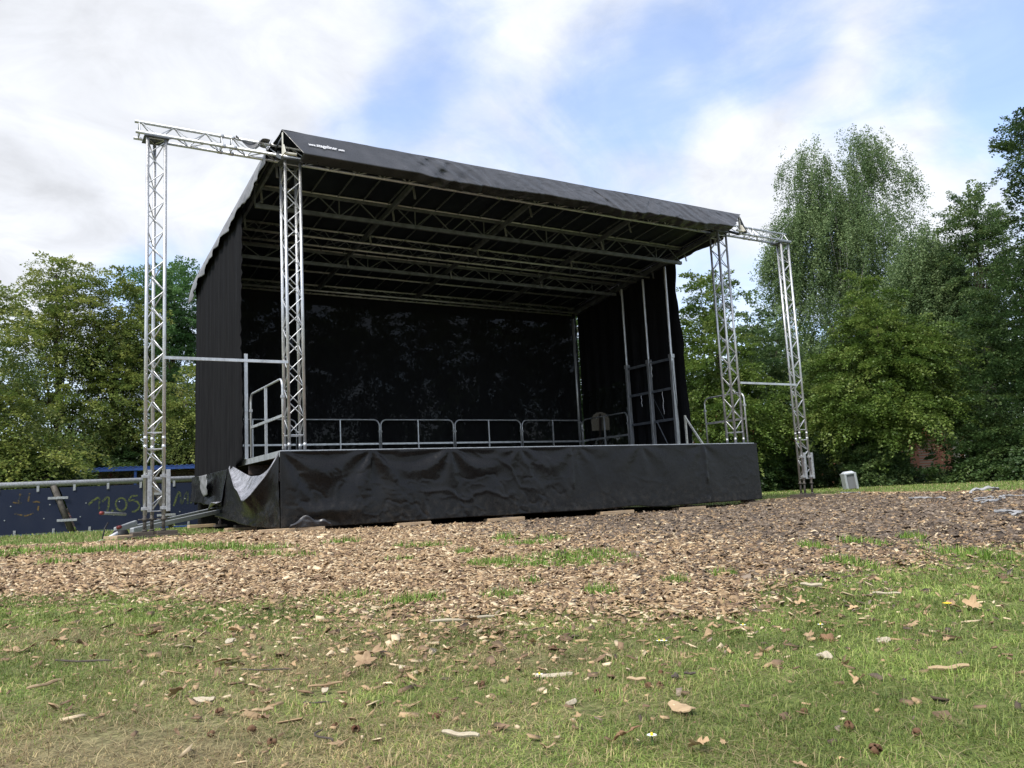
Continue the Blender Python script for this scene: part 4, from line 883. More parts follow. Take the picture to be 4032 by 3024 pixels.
# ------------------------------------------------------------------ trees
def leaves_mesh(cent, axis, n_per, L, Wd, Th, droop, size, cols, rng, updir=.75, taper=.6):
    """sprays of leaves: cent (k,3), axis (k,3) -> verts, faces, colours"""
    k = len(cent); N = k * n_per
    c = np.repeat(cent, n_per, 0); ax = np.repeat(axis, n_per, 0)
    Ls = np.repeat(L * (.6 + .8 * rng.random(k)), n_per)
    t = rng.random(N) ** .8
    side = np.cross(ax, [0, 0, 1.]); ln = np.linalg.norm(side, axis=1, keepdims=True); side = np.where(ln > .05, side / np.maximum(ln, 1e-6), [1., 0, 0]); upv = np.cross(side, ax)
    w = (rng.random(N) - .5) * 2 * Wd * (1 - taper * t) * np.repeat(.6 + .8 * rng.random(k), n_per); th = rng.normal(0, Th, N)
    p = c + ax * (t * Ls)[:, None] + side * w[:, None] + upv * th[:, None]; p[:, 2] -= droop * t ** 2 * Ls
    nrm = rng.normal(0, 1, (N, 3)) * (1 - updir) * 1.4 + upv * updir; nrm /= np.linalg.norm(nrm, axis=1, keepdims=True)
    tdir = ax * .6 + side * np.sign(w)[:, None] * .8 + rng.normal(0, .45, (N, 3)); tdir[:, 2] -= droop * .5
    tdir -= nrm * (tdir * nrm).sum(1)[:, None]; tdir /= np.linalg.norm(tdir, axis=1, keepdims=True) + 1e-9; b = np.cross(nrm, tdir)
    s = size * (.65 + .7 * rng.random(N)); sl = s[:, None]
    V = np.stack([p, p + tdir * sl * .5 + b * sl * .34 + nrm * sl * .06, p + tdir * sl * 1.05 - nrm * sl * .10, p + tdir * sl * .5 - b * sl * .34 + nrm * sl * .06], 1).reshape(-1, 3)
    F = np.arange(N * 4).reshape(-1, 4)
    base = np.asarray(cols); tone = np.clip(np.repeat(rng.random(k), n_per) * .65 + rng.random(N) * .35, 0, .999) * (len(base) - 1); i = tone.astype(int); f = (tone - i)[:, None]
    C = base[i] * (1 - f) + base[np.minimum(i + 1, len(base) - 1)] * f
    C = C * (.82 + .36 * rng.random(N))[:, None]
    return V, F, np.repeat(C, 4, 0)
def tree(name, label, base, lobes, nspray, nleaf, leaf, cols, L=.9, Wd=.32, Th=.05, droop=.35, seed=0, trunk=.16, bark='bark', kind='broad', group='trees around the stage', trunk_top=None, limbs=26, shell=.55, updir=.75, gap=.18, cat='tree'):
    rng = np.random.default_rng(seed); bx, by = float(base[0]), float(base[1]); bz = float(gbase(bx, by)) - .03
    root = thing(name, (bx, by, bz), label, cat, group)
    vol = np.array([l[3] * l[4] * l[5] for l in lobes]) ** .75; pr = vol / vol.sum(); lo = np.array(lobes, float)
    idx = rng.choice(len(lobes), nspray, p=pr)
    u = rng.normal(0, 1, (nspray, 3)); u /= np.linalg.norm(u, axis=1, keepdims=True)
    rr = shell + (1 - shell) * rng.random(nspray) ** .6; rr *= np.where(rng.random(nspray) < .12, rng.random(nspray), 1)
    lump = 1 + .28 * (vnoise(u[:, 0] * 2.4 + idx * 7, u[:, 1] * 2.4 + u[:, 2] * 3.1, seed + 5) - .5) * 2
    c = lo[idx, :3] + u * rr[:, None] * lo[idx, 3:] * lump[:, None] + np.array((bx, by, bz))
    keep = vnoise(c[:, 0] * .9 + c[:, 1] * .5, c[:, 2] * .9 - c[:, 1] * .4, seed + 9) > gap; keep &= c[:, 2] > bz + .1; c = c[keep]; u = u[keep]; idx = idx[keep]
    ax0 = np.stack([c[:, 0] - bx, c[:, 1] - by, (c[:, 2] - (bz + lo[idx, 2])) * .5], -1); ax0 = ax0 / (np.linalg.norm(ax0, axis=1, keepdims=True) + 1e-6)
    ax = ax0 * .8 + u * .5 + rng.normal(0, .28, c.shape)
    if kind == 'birch': ax = ax * .35; ax[:, 2] -= 1.0
    elif kind == 'up': ax[:, 2] += .45
    else: ax[:, 2] += .05
    ax /= np.linalg.norm(ax, axis=1, keepdims=True)
    V, F, C = leaves_mesh(c - ax * L * .3, ax, int(nleaf * 1.3), L, Wd, Th, droop, leaf * .87, cols, rng, updir)
    numesh('crown', V, F, 'leaf', C, root)
    top = trunk_top or max(l[2] + l[5] * (.15 if kind == 'birch' else .1) for l in lobes); m = MB(); pts = []
    for i in range(9):
        t = i / 8; pts.append((bx + math.sin(t * 3 + seed) * .18 * t, by + math.cos(t * 2.3 + seed) * .18 * t, bz + top * t))
    m.tube(pts, [trunk * (1.25 if i == 0 else 1) * (1 - .85 * i / 8) for i in range(9)], 9)
    for q in rng.choice(len(c), min(limbs, len(c)), replace=False):
        e = c[q]; t0 = np.clip((e[2] - bz) / top * .62, .12, .85); s0 = np.array(pts[int(t0 * 8)]); mid = (s0 + e) / 2 + np.array((0, 0, .25 if kind != 'birch' else .6)); r0 = trunk * (1 - .85 * t0) * .5
        m.tube([s0, s0 * .5 + mid * .5 + rng.normal(0, .06, 3), mid + rng.normal(0, .08, 3), e], [r0, r0 * .7, r0 * .45, .008], 6)
    m.build('trunk', bark, root, True)
    return root
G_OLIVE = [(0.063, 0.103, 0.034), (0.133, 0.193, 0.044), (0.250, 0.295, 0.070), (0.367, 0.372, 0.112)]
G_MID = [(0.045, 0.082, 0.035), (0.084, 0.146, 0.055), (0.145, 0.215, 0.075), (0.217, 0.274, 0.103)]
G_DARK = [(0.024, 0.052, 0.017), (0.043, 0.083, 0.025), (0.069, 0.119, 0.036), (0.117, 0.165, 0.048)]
G_BIRCH = [(0.063, 0.111, 0.044), (0.117, 0.183, 0.071), (0.180, 0.254, 0.102), (0.254, 0.333, 0.148)]
G_LIME = [(0.048, 0.089, 0.021), (0.098, 0.161, 0.031), (0.161, 0.233, 0.049), (0.244, 0.291, 0.079)]
G_ASH = [(0.046, 0.116, 0.042), (0.084, 0.183, 0.057), (0.137, 0.251, 0.087), (0.199, 0.328, 0.125)]
def px(x, depth): p = at(x, 1040, depth); return p[0], p[1]
def lobe(x0, y0, x1, y1, depth, base, dd=0., rd=None):     # picture box -> crown ellipsoid at that depth
    a = at((x0 + x1) / 2, (y0 + y1) / 2, depth + dd); rx = (x1 - x0) / 2 * K / FPX * depth; rz = (y1 - y0) / 2 * K / FPX * depth; ry = rd or rx
    bz = float(gbase(base[0], base[1])) - .03
    return (a[0] - base[0], a[1] - base[1], a[2] - bz, (rx + ry) / 2, (rx + ry) / 2, rz)
def plant(name, label, x, depth, boxes, *args, **kw):
    kw.setdefault('seed', 1); w0 = [((q[2] - q[0]) * (q[3] - q[1])) for q in boxes]; c0 = [at((q[0] + q[2]) / 2, (q[1] + q[3]) / 2, depth + (q[4] if len(q) > 4 else 0)) for q in boxes]
    b = tuple(sum(w * c[k] for w, c in zip(w0, c0)) / sum(w0) for k in (0, 1)); return tree(name, label, b, [lobe(*q[:4], depth, b, *(q[4:] if len(q) > 4 else ())) for q in boxes], *args, **kw)
def trees():
    # left, behind the barrier
    plant('broadleaf_tree', 'tree at the far left edge with drooping yellow green sprays over the barrier', -40, 20.5, [(-230, 540, 30, 900), (-200, 800, 90, 1010), (-60, 930, 165, 1035)], 560, 75, .085, G_OLIVE, seed=1, droop=.55)
    plant('broadleaf_tree', 'olive green tree left of the left outer truss tower with a ragged top', 130, 28.5, [(45, 560, 205, 860), (0, 640, 190, 930), (80, 760, 270, 1000), (100, 548, 170, 650)], 720, 75, .09, G_OLIVE, seed=2, droop=.45, gap=.22)
    plant('broadleaf_tree', 'tree standing directly behind the left outer truss tower', 255, 29.5, [(180, 570, 300, 820), (190, 700, 330, 980), (250, 640, 330, 800)], 520, 75, .09, G_OLIVE, seed=3, droop=.4, gap=.26)
    plant('ash_tree', 'fresh green feathery tree between the left tower and the curtain', 385, 33, [(290, 580, 420, 700), (330, 565, 440, 760), (310, 690, 440, 900)], 520, 75, .10, G_ASH, seed=4, kind='up', gap=.26, droop=.3)
    plant('bushy_tree', 'low bushy tree above the blue shelter beside the curtain', 400, 29, [(320, 790, 480, 1000), (350, 860, 520, 1010)], 320, 75, .09, G_OLIVE, seed=5, gap=.2)
    # behind the stage (seen only through the gauze)
    for i, (x, dp, t) in enumerate(((600, 32, 560), (830, 36, 560), (1050, 34, 560), (1270, 38, 560))):
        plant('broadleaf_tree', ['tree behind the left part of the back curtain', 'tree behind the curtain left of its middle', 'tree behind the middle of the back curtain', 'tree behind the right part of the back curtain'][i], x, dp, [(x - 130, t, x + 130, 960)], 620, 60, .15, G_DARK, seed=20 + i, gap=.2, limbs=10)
    # right
    plant('broadleaf_tree', 'yellow green tree beside the right side curtain behind the inner truss column', 1540, 30, [(1440, 640, 1640, 990), (1480, 575, 1580, 720), (1450, 800, 1700, 1030)], 760, 80, .10, G_LIME, seed=6, droop=.45, gap=.2)
    plant('broadleaf_tree', 'small tree in the gap between the two right truss towers', 1655, 33, [(1600, 640, 1720, 1000), (1620, 800, 1735, 925)], 460, 80, .11, G_MID, seed=7, droop=.45, gap=.22)
    plant('birch_tree', 'tall grey green birch with hanging twigs and the highest crown', 1840, 43, [(1690, 275, 1800, 480), (1820, 255, 1925, 460), (1700, 380, 1960, 640), (1920, 320, 1985, 480), (1650, 480, 1760, 760), (1740, 520, 1960, 820), (1640, 470, 1720, 600), (1700, 700, 1920, 960), (1830, 600, 2030, 900), (1750, 330, 1890, 560), (1670, 400, 1800, 640), (1660, 560, 1830, 860)], 3500, 80, .10, G_BIRCH, L=1.5, Wd=.22, Th=.10, droop=.2, seed=8, kind='birch', bark='birchbark', trunk=.2, limbs=46, updir=.35, gap=.31, shell=.3)
    plant('lime_tree', 'bright yellow green cone shaped tree right of the right outer truss tower', 1885, 29, [(1835, 580, 1925, 740), (1790, 660, 1985, 860), (1740, 740, 2030, 940), (1900, 690, 2075, 860), (1765, 840, 2075, 945)], 1250, 80, .10, G_LIME, seed=9, droop=.45, gap=.23)
    plant('birch_tree', 'lower birch filling the space right of the cone shaped tree', 2010, 38, [(1920, 480, 2090, 760), (1960, 560, 2140, 930)], 1800, 90, .10, G_BIRCH, L=1.3, Wd=.2, Th=.1, droop=.2, seed=10, kind='birch', bark='birchbark', updir=.4, gap=.2, shell=.3)
    plant('ash_tree', 'slender tree with an open crown left of the dark tree at the right edge', 2115, 35, [(2055, 410, 2165, 560), (2070, 480, 2190, 680), (2060, 640, 2200, 960)], 620, 75, .10, G_MID, seed=12, kind='up', gap=.27, droop=.3)
    plant('dark_tree', 'tall dark green tree cut off by the right edge of the picture', 2245, 27, [(2160, 200, 2400, 420), (2185, 330, 2400, 640), (2120, 520, 2400, 860), (2090, 700, 2400, 1030)], 1150, 80, .10, G_DARK, seed=13, kind='up', gap=.2, droop=.3)
    # shrubs along the edge of the wood
    sh = [(1690, 32, 965, 90, 'low dark shrub behind the foot of the right outer truss tower', G_DARK), (1790, 34, 945, 80, 'dark shrub behind the litter bin', G_DARK), (1893, 28.5, 955, 55, 'leafy light green shrub just right of the litter bin', G_MID),
          (1925, 33, 985, 40, 'low dark shrub between the light shrub and the brick wall', G_DARK), (2120, 30, 975, 60, 'dark shrub in front of the right part of the brick wall', G_DARK), (2150, 26.5, 930, 90, 'dark shrub at the foot of the tall right edge tree', G_DARK),
          (2260, 24, 930, 90, 'dark shrub cut off by the right edge of the picture', G_DARK), (1570, 30, 965, 90, 'dark shrub behind the right end of the stage skirt', G_DARK), (1640, 31, 975, 60, 'dark shrub just right of the black stage skirt', G_DARK), (2005, 36, 1028, 50, 'low ground hugging shrub under the brick wall', G_DARK),
          (60, 22, 990, 110, 'dark shrub behind the left end of the navy barrier', G_DARK), (230, 29, 960, 110, 'dark shrub above the left end of the blue shelter', G_DARK), (380, 30.5, 960, 110, 'dark shrub above the right end of the blue shelter', G_DARK)]
    for i, (x, dp, top, hw, lab, cols) in enumerate(sh):
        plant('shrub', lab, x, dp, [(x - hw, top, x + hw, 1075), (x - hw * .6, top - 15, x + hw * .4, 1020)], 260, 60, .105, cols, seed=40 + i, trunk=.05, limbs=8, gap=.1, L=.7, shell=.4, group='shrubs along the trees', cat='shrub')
trees()
def woodland():
    rng = np.random.default_rng(77); n = 5200
    az = math.atan2(FH[0], FH[1]) + np.radians(rng.uniform(-52, 52, n)); ang = np.degrees(az) - math.degrees(math.atan2(FH[0], FH[1]))
    r = rng.uniform(52, 78, n) + np.where(np.abs(ang) > 0, 0, 0); top = np.interp(ang, [-52, -30, -14, 0, 10, 52], [6.5, 6., 5.0, 6.5, 9.5, 10.5]) * (.8 + .35 * vnoise(ang * .5, ang * 0, 3))
    z = rng.random(n) * top
    c = np.stack([CAM[0] + r * np.sin(az), CAM[1] + r * np.cos(az), z], -1)
    # leave the houses' visible faces free
    d = c[:, :2] - CAM[:2]; lat = (d @ RH) / (d @ FH)
    ax = rng.normal(0, 1, (n, 3)); ax[:, 2] *= .3; ax /= np.linalg.norm(ax, axis=1, keepdims=True)
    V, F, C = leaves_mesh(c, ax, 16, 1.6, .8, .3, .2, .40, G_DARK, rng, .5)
    o = numesh('woodland', V, F, 'leaf', C); tag(o, 'dense dark wood far behind the stage and the nearer trees', 'woodland', None, 'stuff')
woodland()

# ------------------------------------------------------------------ ground cover
def wedge(n, r0, r1, half=43, p=1., seed=0):
    """points in front of the camera with a density falling as 1/r^p"""
    rng = np.random.default_rng(seed); u = rng.random(n); k = 2 - p
    r = np.exp(np.log(r0) + u * np.log(r1 / r0)) if abs(k) < 1e-6 else (r0 ** k + u * (r1 ** k - r0 ** k)) ** (1 / k)
    a = math.atan2(FH[0], FH[1]) + np.radians(rng.uniform(-half, half, n))
    return CAM[0] + r * np.sin(a), CAM[1] + r * np.cos(a), r, rng
def under_stage(x, y): return (x > -.1) & (x < 9.8) & (y > .35) & (y < 5.9)
def chips():
    x, y, r, rng = wedge(540000, 1.0, 31, 43, 1.8, 5)
    c, dk, dry, b = fields(x, y)
    sd = poly_sd(x, y, CHIP); dep = r
    prob = c * (1 - .9 * b); prob = np.maximum(prob, .30 * np.exp(np.clip(sd, -9, 0) * 3.4) * (sd > -3.5)); lat = (x - CAM[0]) * RH[0] + (y - CAM[1]) * RH[1]; dep2 = (x - CAM[0]) * FH[0] + (y - CAM[1]) * FH[1]; an = lat / np.maximum(dep2, .2)
    prob = np.maximum(prob, .13 * sstep(2.0, 3.0, dep2) * sstep(-.46, -.28, an) * sstep(.12, -.02, an) * (sd > -1.6) * sstep(-.2, .3, fbm(x * 3, y * 3, 241, 3)))
    prob = np.maximum(prob, .0022)
    prob = np.where((sd < -.2) & (r > 10), .01, prob)
    k = (rng.random(len(x)) < prob) & ~under_stage(x, y); x, y, r, c, dk = x[k], y[k], r[k], c[k], dk[k]; n = len(x)
    grow = np.clip(r / 5., .62, 2.5)
    ln = np.minimum(rng.lognormal(-4.1, .6, n), .055) * grow ** .8; wd = ln * rng.uniform(.25, .6, n); th = rng.uniform(.0025, .006, n) * grow
    yaw = rng.random(n) * 2 * math.pi; pit = rng.normal(0, .28, n); rol = rng.normal(0, .35, n)
    e1 = np.stack([np.cos(yaw) * np.cos(pit), np.sin(yaw) * np.cos(pit), np.sin(pit)], -1); e2 = np.stack([-np.sin(yaw), np.cos(yaw), np.zeros(n)], -1)
    e3 = np.cross(e1, e2); e2r = e2 * np.cos(rol)[:, None] + e3 * np.sin(rol)[:, None]; e3r = np.cross(e1, e2r)
    p = np.stack([x, y, gz(x, y) + rng.random(n) * np.where(r < 7, .016, .006) * grow * c + .003], -1)
    V = []
    for sz in (-1, 1):
        for sx, sy in ((-1, -1), (1, -1), (1, 1), (-1, 1)):
            j = 1 + rng.uniform(-.3, .3, n); V.append(p + e1 * (sx * ln * .5 * j)[:, None] + e2r * (sy * wd * .5 * (1 + rng.uniform(-.4, .3, n)))[:, None] + e3r * (sz * th * .5)[:, None])
    V = np.stack(V, 1).reshape(-1, 3)
    f = np.array([(4, 5, 6, 7), (0, 1, 5, 4), (1, 2, 6, 5), (2, 3, 7, 6), (3, 0, 4, 7)]); F = (np.arange(n)[:, None, None] * 8 + f[None]).reshape(-1, 4)
    t = rng.random(n)[:, None]; a = np.where(t < .46, C_TAN, np.where(t < .64, C_PALE, C_RED)); d = np.where(t < .58, C_DK, np.where(t < .92, C_GREY, C_TAN * .8))
    w = (rng.random(n) < dk * .86)[:, None]; C = np.where(w, d, a) * rng.uniform(.7, 1.25, n)[:, None]
    o = numesh('wood_chips', V, F, 'chip', np.repeat(C, 8, 0)); tag(o, 'wood chips spread over the ground in front of the stage', 'wood chips', None, 'stuff')
SOIL = []
for (x, y, w, h) in ((1160, 1422, 55, 12), (1330, 1386, 40, 7), (1262, 1530, 60, 16), (560, 1402, 70, 9), (1705, 1503, 35, 9), (1850, 1635, 50, 14), (2170, 1302, 70, 6), (700, 1500, 60, 14), (430, 1560, 90, 22), (240, 1600, 120, 25), (1100, 1470, 40, 9), (1780, 1420, 40, 7)):
    p = hitg(x, y); q = hitg(x, y - h); r = hitg(x + w, y); SOIL.append((p[0], p[1], np.hypot(*(r - p)[:2]), max(.03, np.hypot(*(q - p)[:2]))))
def soil(x, y):
    b = np.zeros_like(x); nz = fbm(x * 14, y * 14, 231, 3) * .7
    for bx, by, a, d in SOIL:
        lx = (x - bx) * RH[0] + (y - by) * RH[1]; ly = (x - bx) * FH[0] + (y - by) * FH[1]; b = np.maximum(b, sstep(1.3, .6, np.sqrt((lx / a) ** 2 + (ly / d) ** 2) + nz))
    return b
def blades(name, label, x, y, r, rng, ln, wd, lean, cols, flat=0.):
    n = len(x); p = np.stack([x, y, gz(x, y) - .003], -1); yaw = rng.random(n) * 2 * math.pi
    h = np.stack([np.cos(yaw), np.sin(yaw), np.zeros(n)], -1); s = np.stack([-np.sin(yaw), np.cos(yaw), np.zeros(n)], -1)
    up = np.array((0, 0, 1.)); le = np.clip(lean * rng.lognormal(0, .5, n), 0, 3)
    def pt(t): return p + up * (ln * t * (1 - .45 * np.minimum(le, 1.6) * t) / np.sqrt(1 + le ** 2 * .4))[:, None] + h * (ln * le * t ** 1.7 * .62)[:, None]
    a, b, c = pt(0), pt(.5), pt(1.); w = wd[:, None]
    V = np.stack([a - s * w, a + s * w, b + s * w * .8, b - s * w * .8, c], 1).reshape(-1, 3)
    i = np.arange(n)[:, None] * 5; F = np.concatenate([i + [0, 1, 2], i + [0, 2, 3], i + [3, 2, 4]], 0)
    o = numesh(name, V, F, 'grass', np.repeat(cols, 5, 0)); tag(o, label, 'grass', None, 'stuff'); return o
def grass():
    GA, GB, GC = np.array((.105, .185, .034)), np.array((.195, .28, .060)), np.array((.32, .365, .12)); SA, SB = np.array((.46, .39, .20)), np.array((.28, .22, .115))
    def colours(n, rng, dry, fresh=0.):
        t = rng.random(n)[:, None]; g = np.where(t < .5, GA + (GB - GA) * t * 2, GB + (GC - GB) * (t - .5) * 2); s = np.where(rng.random(n)[:, None] < .6, SA, SB)
        return np.where((rng.random(n) < np.clip(dry * .85 - fresh, .02, .9))[:, None], s, g) * rng.uniform(.75, 1.25, n)[:, None]
    # mown lawn in the foreground
    x, y, r, rng = wedge(680000, .75, 9.5, 44, 1.5, 15); c, dk, dry, b = fields(x, y)
    bare = sstep(.30, .52, fbm(x * 2.1, y * 2.1, 61, 3)) * (r < 2.6)
    bare = np.maximum(bare, soil(x, y)); k = (rng.random(len(x)) < (1 - c) * (1 - .5 * dry) * (1 - .9 * bare) * (.55 + .45 * sstep(-.35, .25, fbm(x * 9, y * 9, 211, 3)))); x, y, r, dry = x[k], y[k], r[k], dry[k]; n = len(x)
    cl = fbm(x * 5.5, y * 5.5, 213, 4); tone = np.clip(1 + .75 * cl, .5, 1.6); hgt = np.clip(1 + .8 * fbm(x * 7, y * 7, 217, 3), .55, 1.7)
    gr = np.clip(r / 1.8, .8, 4.5)
    blades('lawn', 'short mown grass with dry patches in the foreground', x, y, r, rng, rng.uniform(.010, .029, n) * (1.1 - .35 * dry) * gr ** .2 * hgt, 0.00072 * gr * rng.uniform(.7, 1.4, n), 1.45, colours(n, rng, np.clip(dry + .25 * fbm(x * 12, y * 12, 219, 2), 0, 1)) * tone[:, None] * np.array((1.04, .97, .95)))
    # straw and thatch lying flat
    x, y, r, rng = wedge(105000, .8, 6, 44, 1.6, 16); c, dk, dry, b = fields(x, y); k = rng.random(len(x)) < (1 - c) * (.2 + dry * .8); x, y, r = x[k], y[k], r[k]; n = len(x); gr = np.clip(r / 1.8, .8, 3)
    cl = np.where(rng.random(n)[:, None] < .55, np.array((.46, .38, .20)), np.array((.27, .205, .11))) * rng.uniform(.6, 1.2, n)[:, None]
    blades('dry_thatch', 'straw coloured dead grass lying between the green blades', x, y, r, rng, rng.uniform(.014, .045, n), .0007 * gr, 2.6, cl)
    # patches growing through the chips
    X = []; rng = np.random.default_rng(17)
    for bx, by, a, bb in BLOB:
        m = int(np.clip(a * bb * 16000 / max(1, (np.hypot(bx - CAM[0], by - CAM[1]) / 4)), 500, 9000)); t = rng.random(m) * 2 * math.pi; q = np.sqrt(rng.random(m)) * 1.15
        X.append(np.stack([bx + RH[0] * a * q * np.cos(t) + FH[0] * bb * q * np.sin(t), by + RH[1] * a * q * np.cos(t) + FH[1] * bb * q * np.sin(t)], -1))
    X = np.vstack(X); c, dk, dry, b = fields(X[:, 0], X[:, 1]); k = rng.random(len(X)) < np.maximum(b ** 1.4, .06) * np.maximum(sstep(-11.5, -9.5, -np.abs(X[:, 0] + 1.1) * 1.2 - np.abs(X[:, 1] + 8.9) - 9.3), .35 + .65 * sstep(-.15, .3, fbm(X[:, 0] * 3, X[:, 1] * 3, 207, 3))); X = X[k]; b = b[k]; x, y = X.T; r = np.hypot(x - CAM[0], y - CAM[1]); n = len(x); gr = np.clip(r / 2, 1, 5)
    blades('grass_patches', 'green grass tufts growing through the wood chips', x, y, r, rng, rng.uniform(.03, .08, n) * (.45 + .55 * b) * np.clip(r / 5, .8, 1.4), .0011 * gr, .55, colours(n, rng, np.full(n, .15)) * np.array((.82, .98, .66)))
    # far strips of lawn round the chips
    x, y, r, rng = wedge(190000, 9.5, 48, 43, 1.3, 18); c, dk, dry, b = fields(x, y); k = (rng.random(len(x)) < (1 - c)) & ~under_stage(x, y); x, y, r = x[k], y[k], r[k]; n = len(x)
    blades('far_lawn', 'strip of green grass along the barrier and the trees', x, y, r, rng, rng.uniform(.03, .065, n), .0055 * np.clip(r / 15, 1, 3), .5, colours(n, rng, np.full(n, .22)))

# ------------------------------------------------------------------ small things on the ground
def leaf_mesh(L, kind, rng, curl=1.):
    """a dry lobed leaf, curled, base at the origin, along +x"""
    out = MB(); nt, nr = 56, 5; th = np.linspace(0, 2 * math.pi, nt, endpoint=False); ph = rng.random() * .6 - .3
    if kind == 'maple': r = .34 + .30 * np.abs(np.cos(th * 2.5 + .0)) ** 1.6 + .05 * np.abs(np.sin(th * 9)); sy = .95
    elif kind == 'oak': r = .42 + .20 * np.abs(np.cos(th * 4 + ph)) ** 1.3 + .03 * np.sin(th * 13); sy = .52
    else: r = .52 + .04 * np.sin(th * 7 + ph * 9) + .02 * np.sin(th * 17); sy = .38
    r = r * (.88 + .24 * vnoise(th * 1.7, th * 0, int(rng.integers(1, 99)))) * .95; r[0] = r[-1] = r[1] = r[:3].mean()
    rad = np.linspace(0.02, 1, nr); Rr, Th = np.meshgrid(rad, np.append(th, 2 * math.pi), indexing='ij'); rr = Rr * np.append(r, r[0])[None]
    X = rr * np.cos(Th) * L; Y = rr * np.sin(Th) * L * sy
    a1 = rng.random() * 3.1; c1 = (X * math.cos(a1) + Y * math.sin(a1)) / L; c2 = (-X * math.sin(a1) + Y * math.cos(a1)) / L; sd = int(rng.integers(1, 99))
    Z = L * curl * (.75 * c1 ** 2 - .18 * c2 ** 2 + .45 * c2 * c1 + .22 * fbm(X / L * 3 + 5, Y / L * 3 + 5, sd, 3) * Rr) + L * .05 * curl * np.abs(np.sin(Th * 5)) * Rr ** 2
    out.grid(np.stack([X, Y, Z], -1)); z0 = float(Z[-1, nt // 2]); x0 = float(X[-1, nt // 2]); out.tube([(x0, 0, z0), (x0 - L * .12, .01 * L, z0 + .02 * L), (x0 - L * .24, .03 * L, z0 + .01 * L)], L * .012, 5); return out
def put(mb, p, rz, pit, rol, dz):
    R = Matrix.Rotation(rz, 3, 'Z') @ Matrix.Rotation(pit, 3, 'Y') @ Matrix.Rotation(rol, 3, 'X'); vs = [R @ Vector(v) for v in mb.v]; z0 = min(v.z for v in vs)
    mb.v = [(p[0] + v.x, p[1] + v.y, p[2] - z0 + v.z + dz) for v in vs]; return mb
A_ = lambda x, y: (.5 * x, 1152 + .5 * y)
B_ = lambda x, y: (1106 + .5 * x, 1152 + .5 * y)
YAW0 = math.atan2(RH[1], RH[0])
def litter():
    rng = np.random.default_rng(23)
    LV = [(A_(765, 705), 75, 'maple', .6, .3, 'dry', 'pale folded leaf standing on edge in the left foreground grass'), (A_(1160, 745), 70, 'oak', -.7, .5, 'dry', 'forked tan leaf curling up beside a stick in the left foreground'),
          (A_(1055, 778), 105, 'plain', .1, .1, 'dry', 'long rolled tan leaf lying left of the forked leaf'), (A_(1605, 540), 110, 'maple', -.3, .4, 'dry', 'large crinkled leaf with raised points, upper of a pair left of the middle'),
          (A_(1580, 572), 100, 'maple', .2, .1, 'dry', 'flat toothed leaf, lower of a pair left of the middle'), (A_(980, 560), 135, 'oak', -.1, .15, 'dry', 'ragged wide leaf above the dark twig'), (A_(1465, 915), 95, 'oak', .35, .1, 'dry', 'bright tan leaf with one notch in the lower middle grass'),
          (A_(640, 442), 105, 'oak', .2, .1, 'dryb', 'brown and tan leaf near the left edge of the chip bed'), (A_(2020, 384), 110, 'oak', .1, .0, 'dry', 'long crumpled leaf beside wood scraps at the middle edge of the chip bed'), (A_(2155, 440), 60, 'maple', -.2, .3, 'dry', 'small crumpled leaf right below the wood scraps'),
          (A_(1940, 510), 60, 'oak', .4, .2, 'dryb', 'reddish brown leaf near the bare soil in the middle'), (A_(1780, 750), 90, 'oak', .1, .15, 'dry', 'wide pale leaf half sunk in green grass left of the bleached stick'), (A_(250, 470), 80, 'maple', .2, .1, 'dry', 'broken pale leaf in the blurred left grass'), (A_(95, 510), 140, 'oak', 0, .15, 'dry', 'dull tan leaf at the left edge of the grass'),
          (A_(830, 262), 35, 'maple', -.3, .5, 'dryb', 'upright brown leaf on the green patch at the left'), (B_(500, 920), 135, 'oak', -.55, .7, 'dryb', 'dark brown curled leaf with spiky lobes at the bottom right of the middle'), (B_(160, 938), 60, 'maple', -.4, .3, 'dry', 'greyish crumpled leaf at the bottom middle'), (B_(370, 797), 75, 'plain', -.3, .1, 'dry', 'small orange tan leaf below the grey bare soil'),
          (B_(1283, 452), 45, 'maple', .6, .6, 'dry', 'leaf standing up next to a rusty brown chunk in the right grass'), (B_(955, 432), 100, 'oak', .3, .2, 'dry', 'tan bow shaped leaf in the centre right grass'), (B_(768, 540), 55, 'oak', .4, .1, 'dry', 'small cream leaf right of the bleached stick'), (B_(1410, 362), 40, 'plain', .5, .3, 'dryb', 'brown leaf folded like a tent near the right middle'),
          (B_(485, 456), 60, 'plain', .5, .1, 'dry', 'narrow tan leaf on bare soil right of the middle'), (B_(1720, 400), 80, 'oak', -.2, .2, 'dry', 'ragged beige leaf in the right grass below the dandelion')]
    for (q, L, kd, rz, pit, mt, lab) in LV:
        p = hitg(*q); L = L * .5 * float((p - CAM) @ FWD) / (FPX / K) * .9; o = put(leaf_mesh(L, kd, rng, .6 if pit < .3 else .95), p, YAW0 + rz, -pit * .7, rng.normal(0, .18), .001).build('fallen_leaf', mt, None, True, solid=.0006); tag(o, lab, 'leaf', 'fallen leaves on the grass')
    def stick(q0, q1, r, mt, lab, nm='stick', bend=.05, flat=1., cat='stick'):
        r = r * .65
        a, b = hitg(*q0), hitg(*q1); n = 9; L = np.linalg.norm(b - a); pts = []; sd = np.cross(b - a, [0, 0, 1.]); sd /= np.linalg.norm(sd) + 1e-9
        for i in range(n):
            t = i / (n - 1); pts.append(a + (b - a) * t + sd * (math.sin(t * 5) * bend * L) + np.array((0, 0, r * 1.1 + .004 + .3 * r * math.sin(t * 9))))
        m = MB().tube(pts, [r * (.75 + .4 * vnoise(i * 1.3, 2., 5)) * (.8 if i in (0, n - 1) else 1) for i in range(n)], 6)
        tag(m.build(nm, mt, None, False), lab, cat, 'sticks lying on the grass')
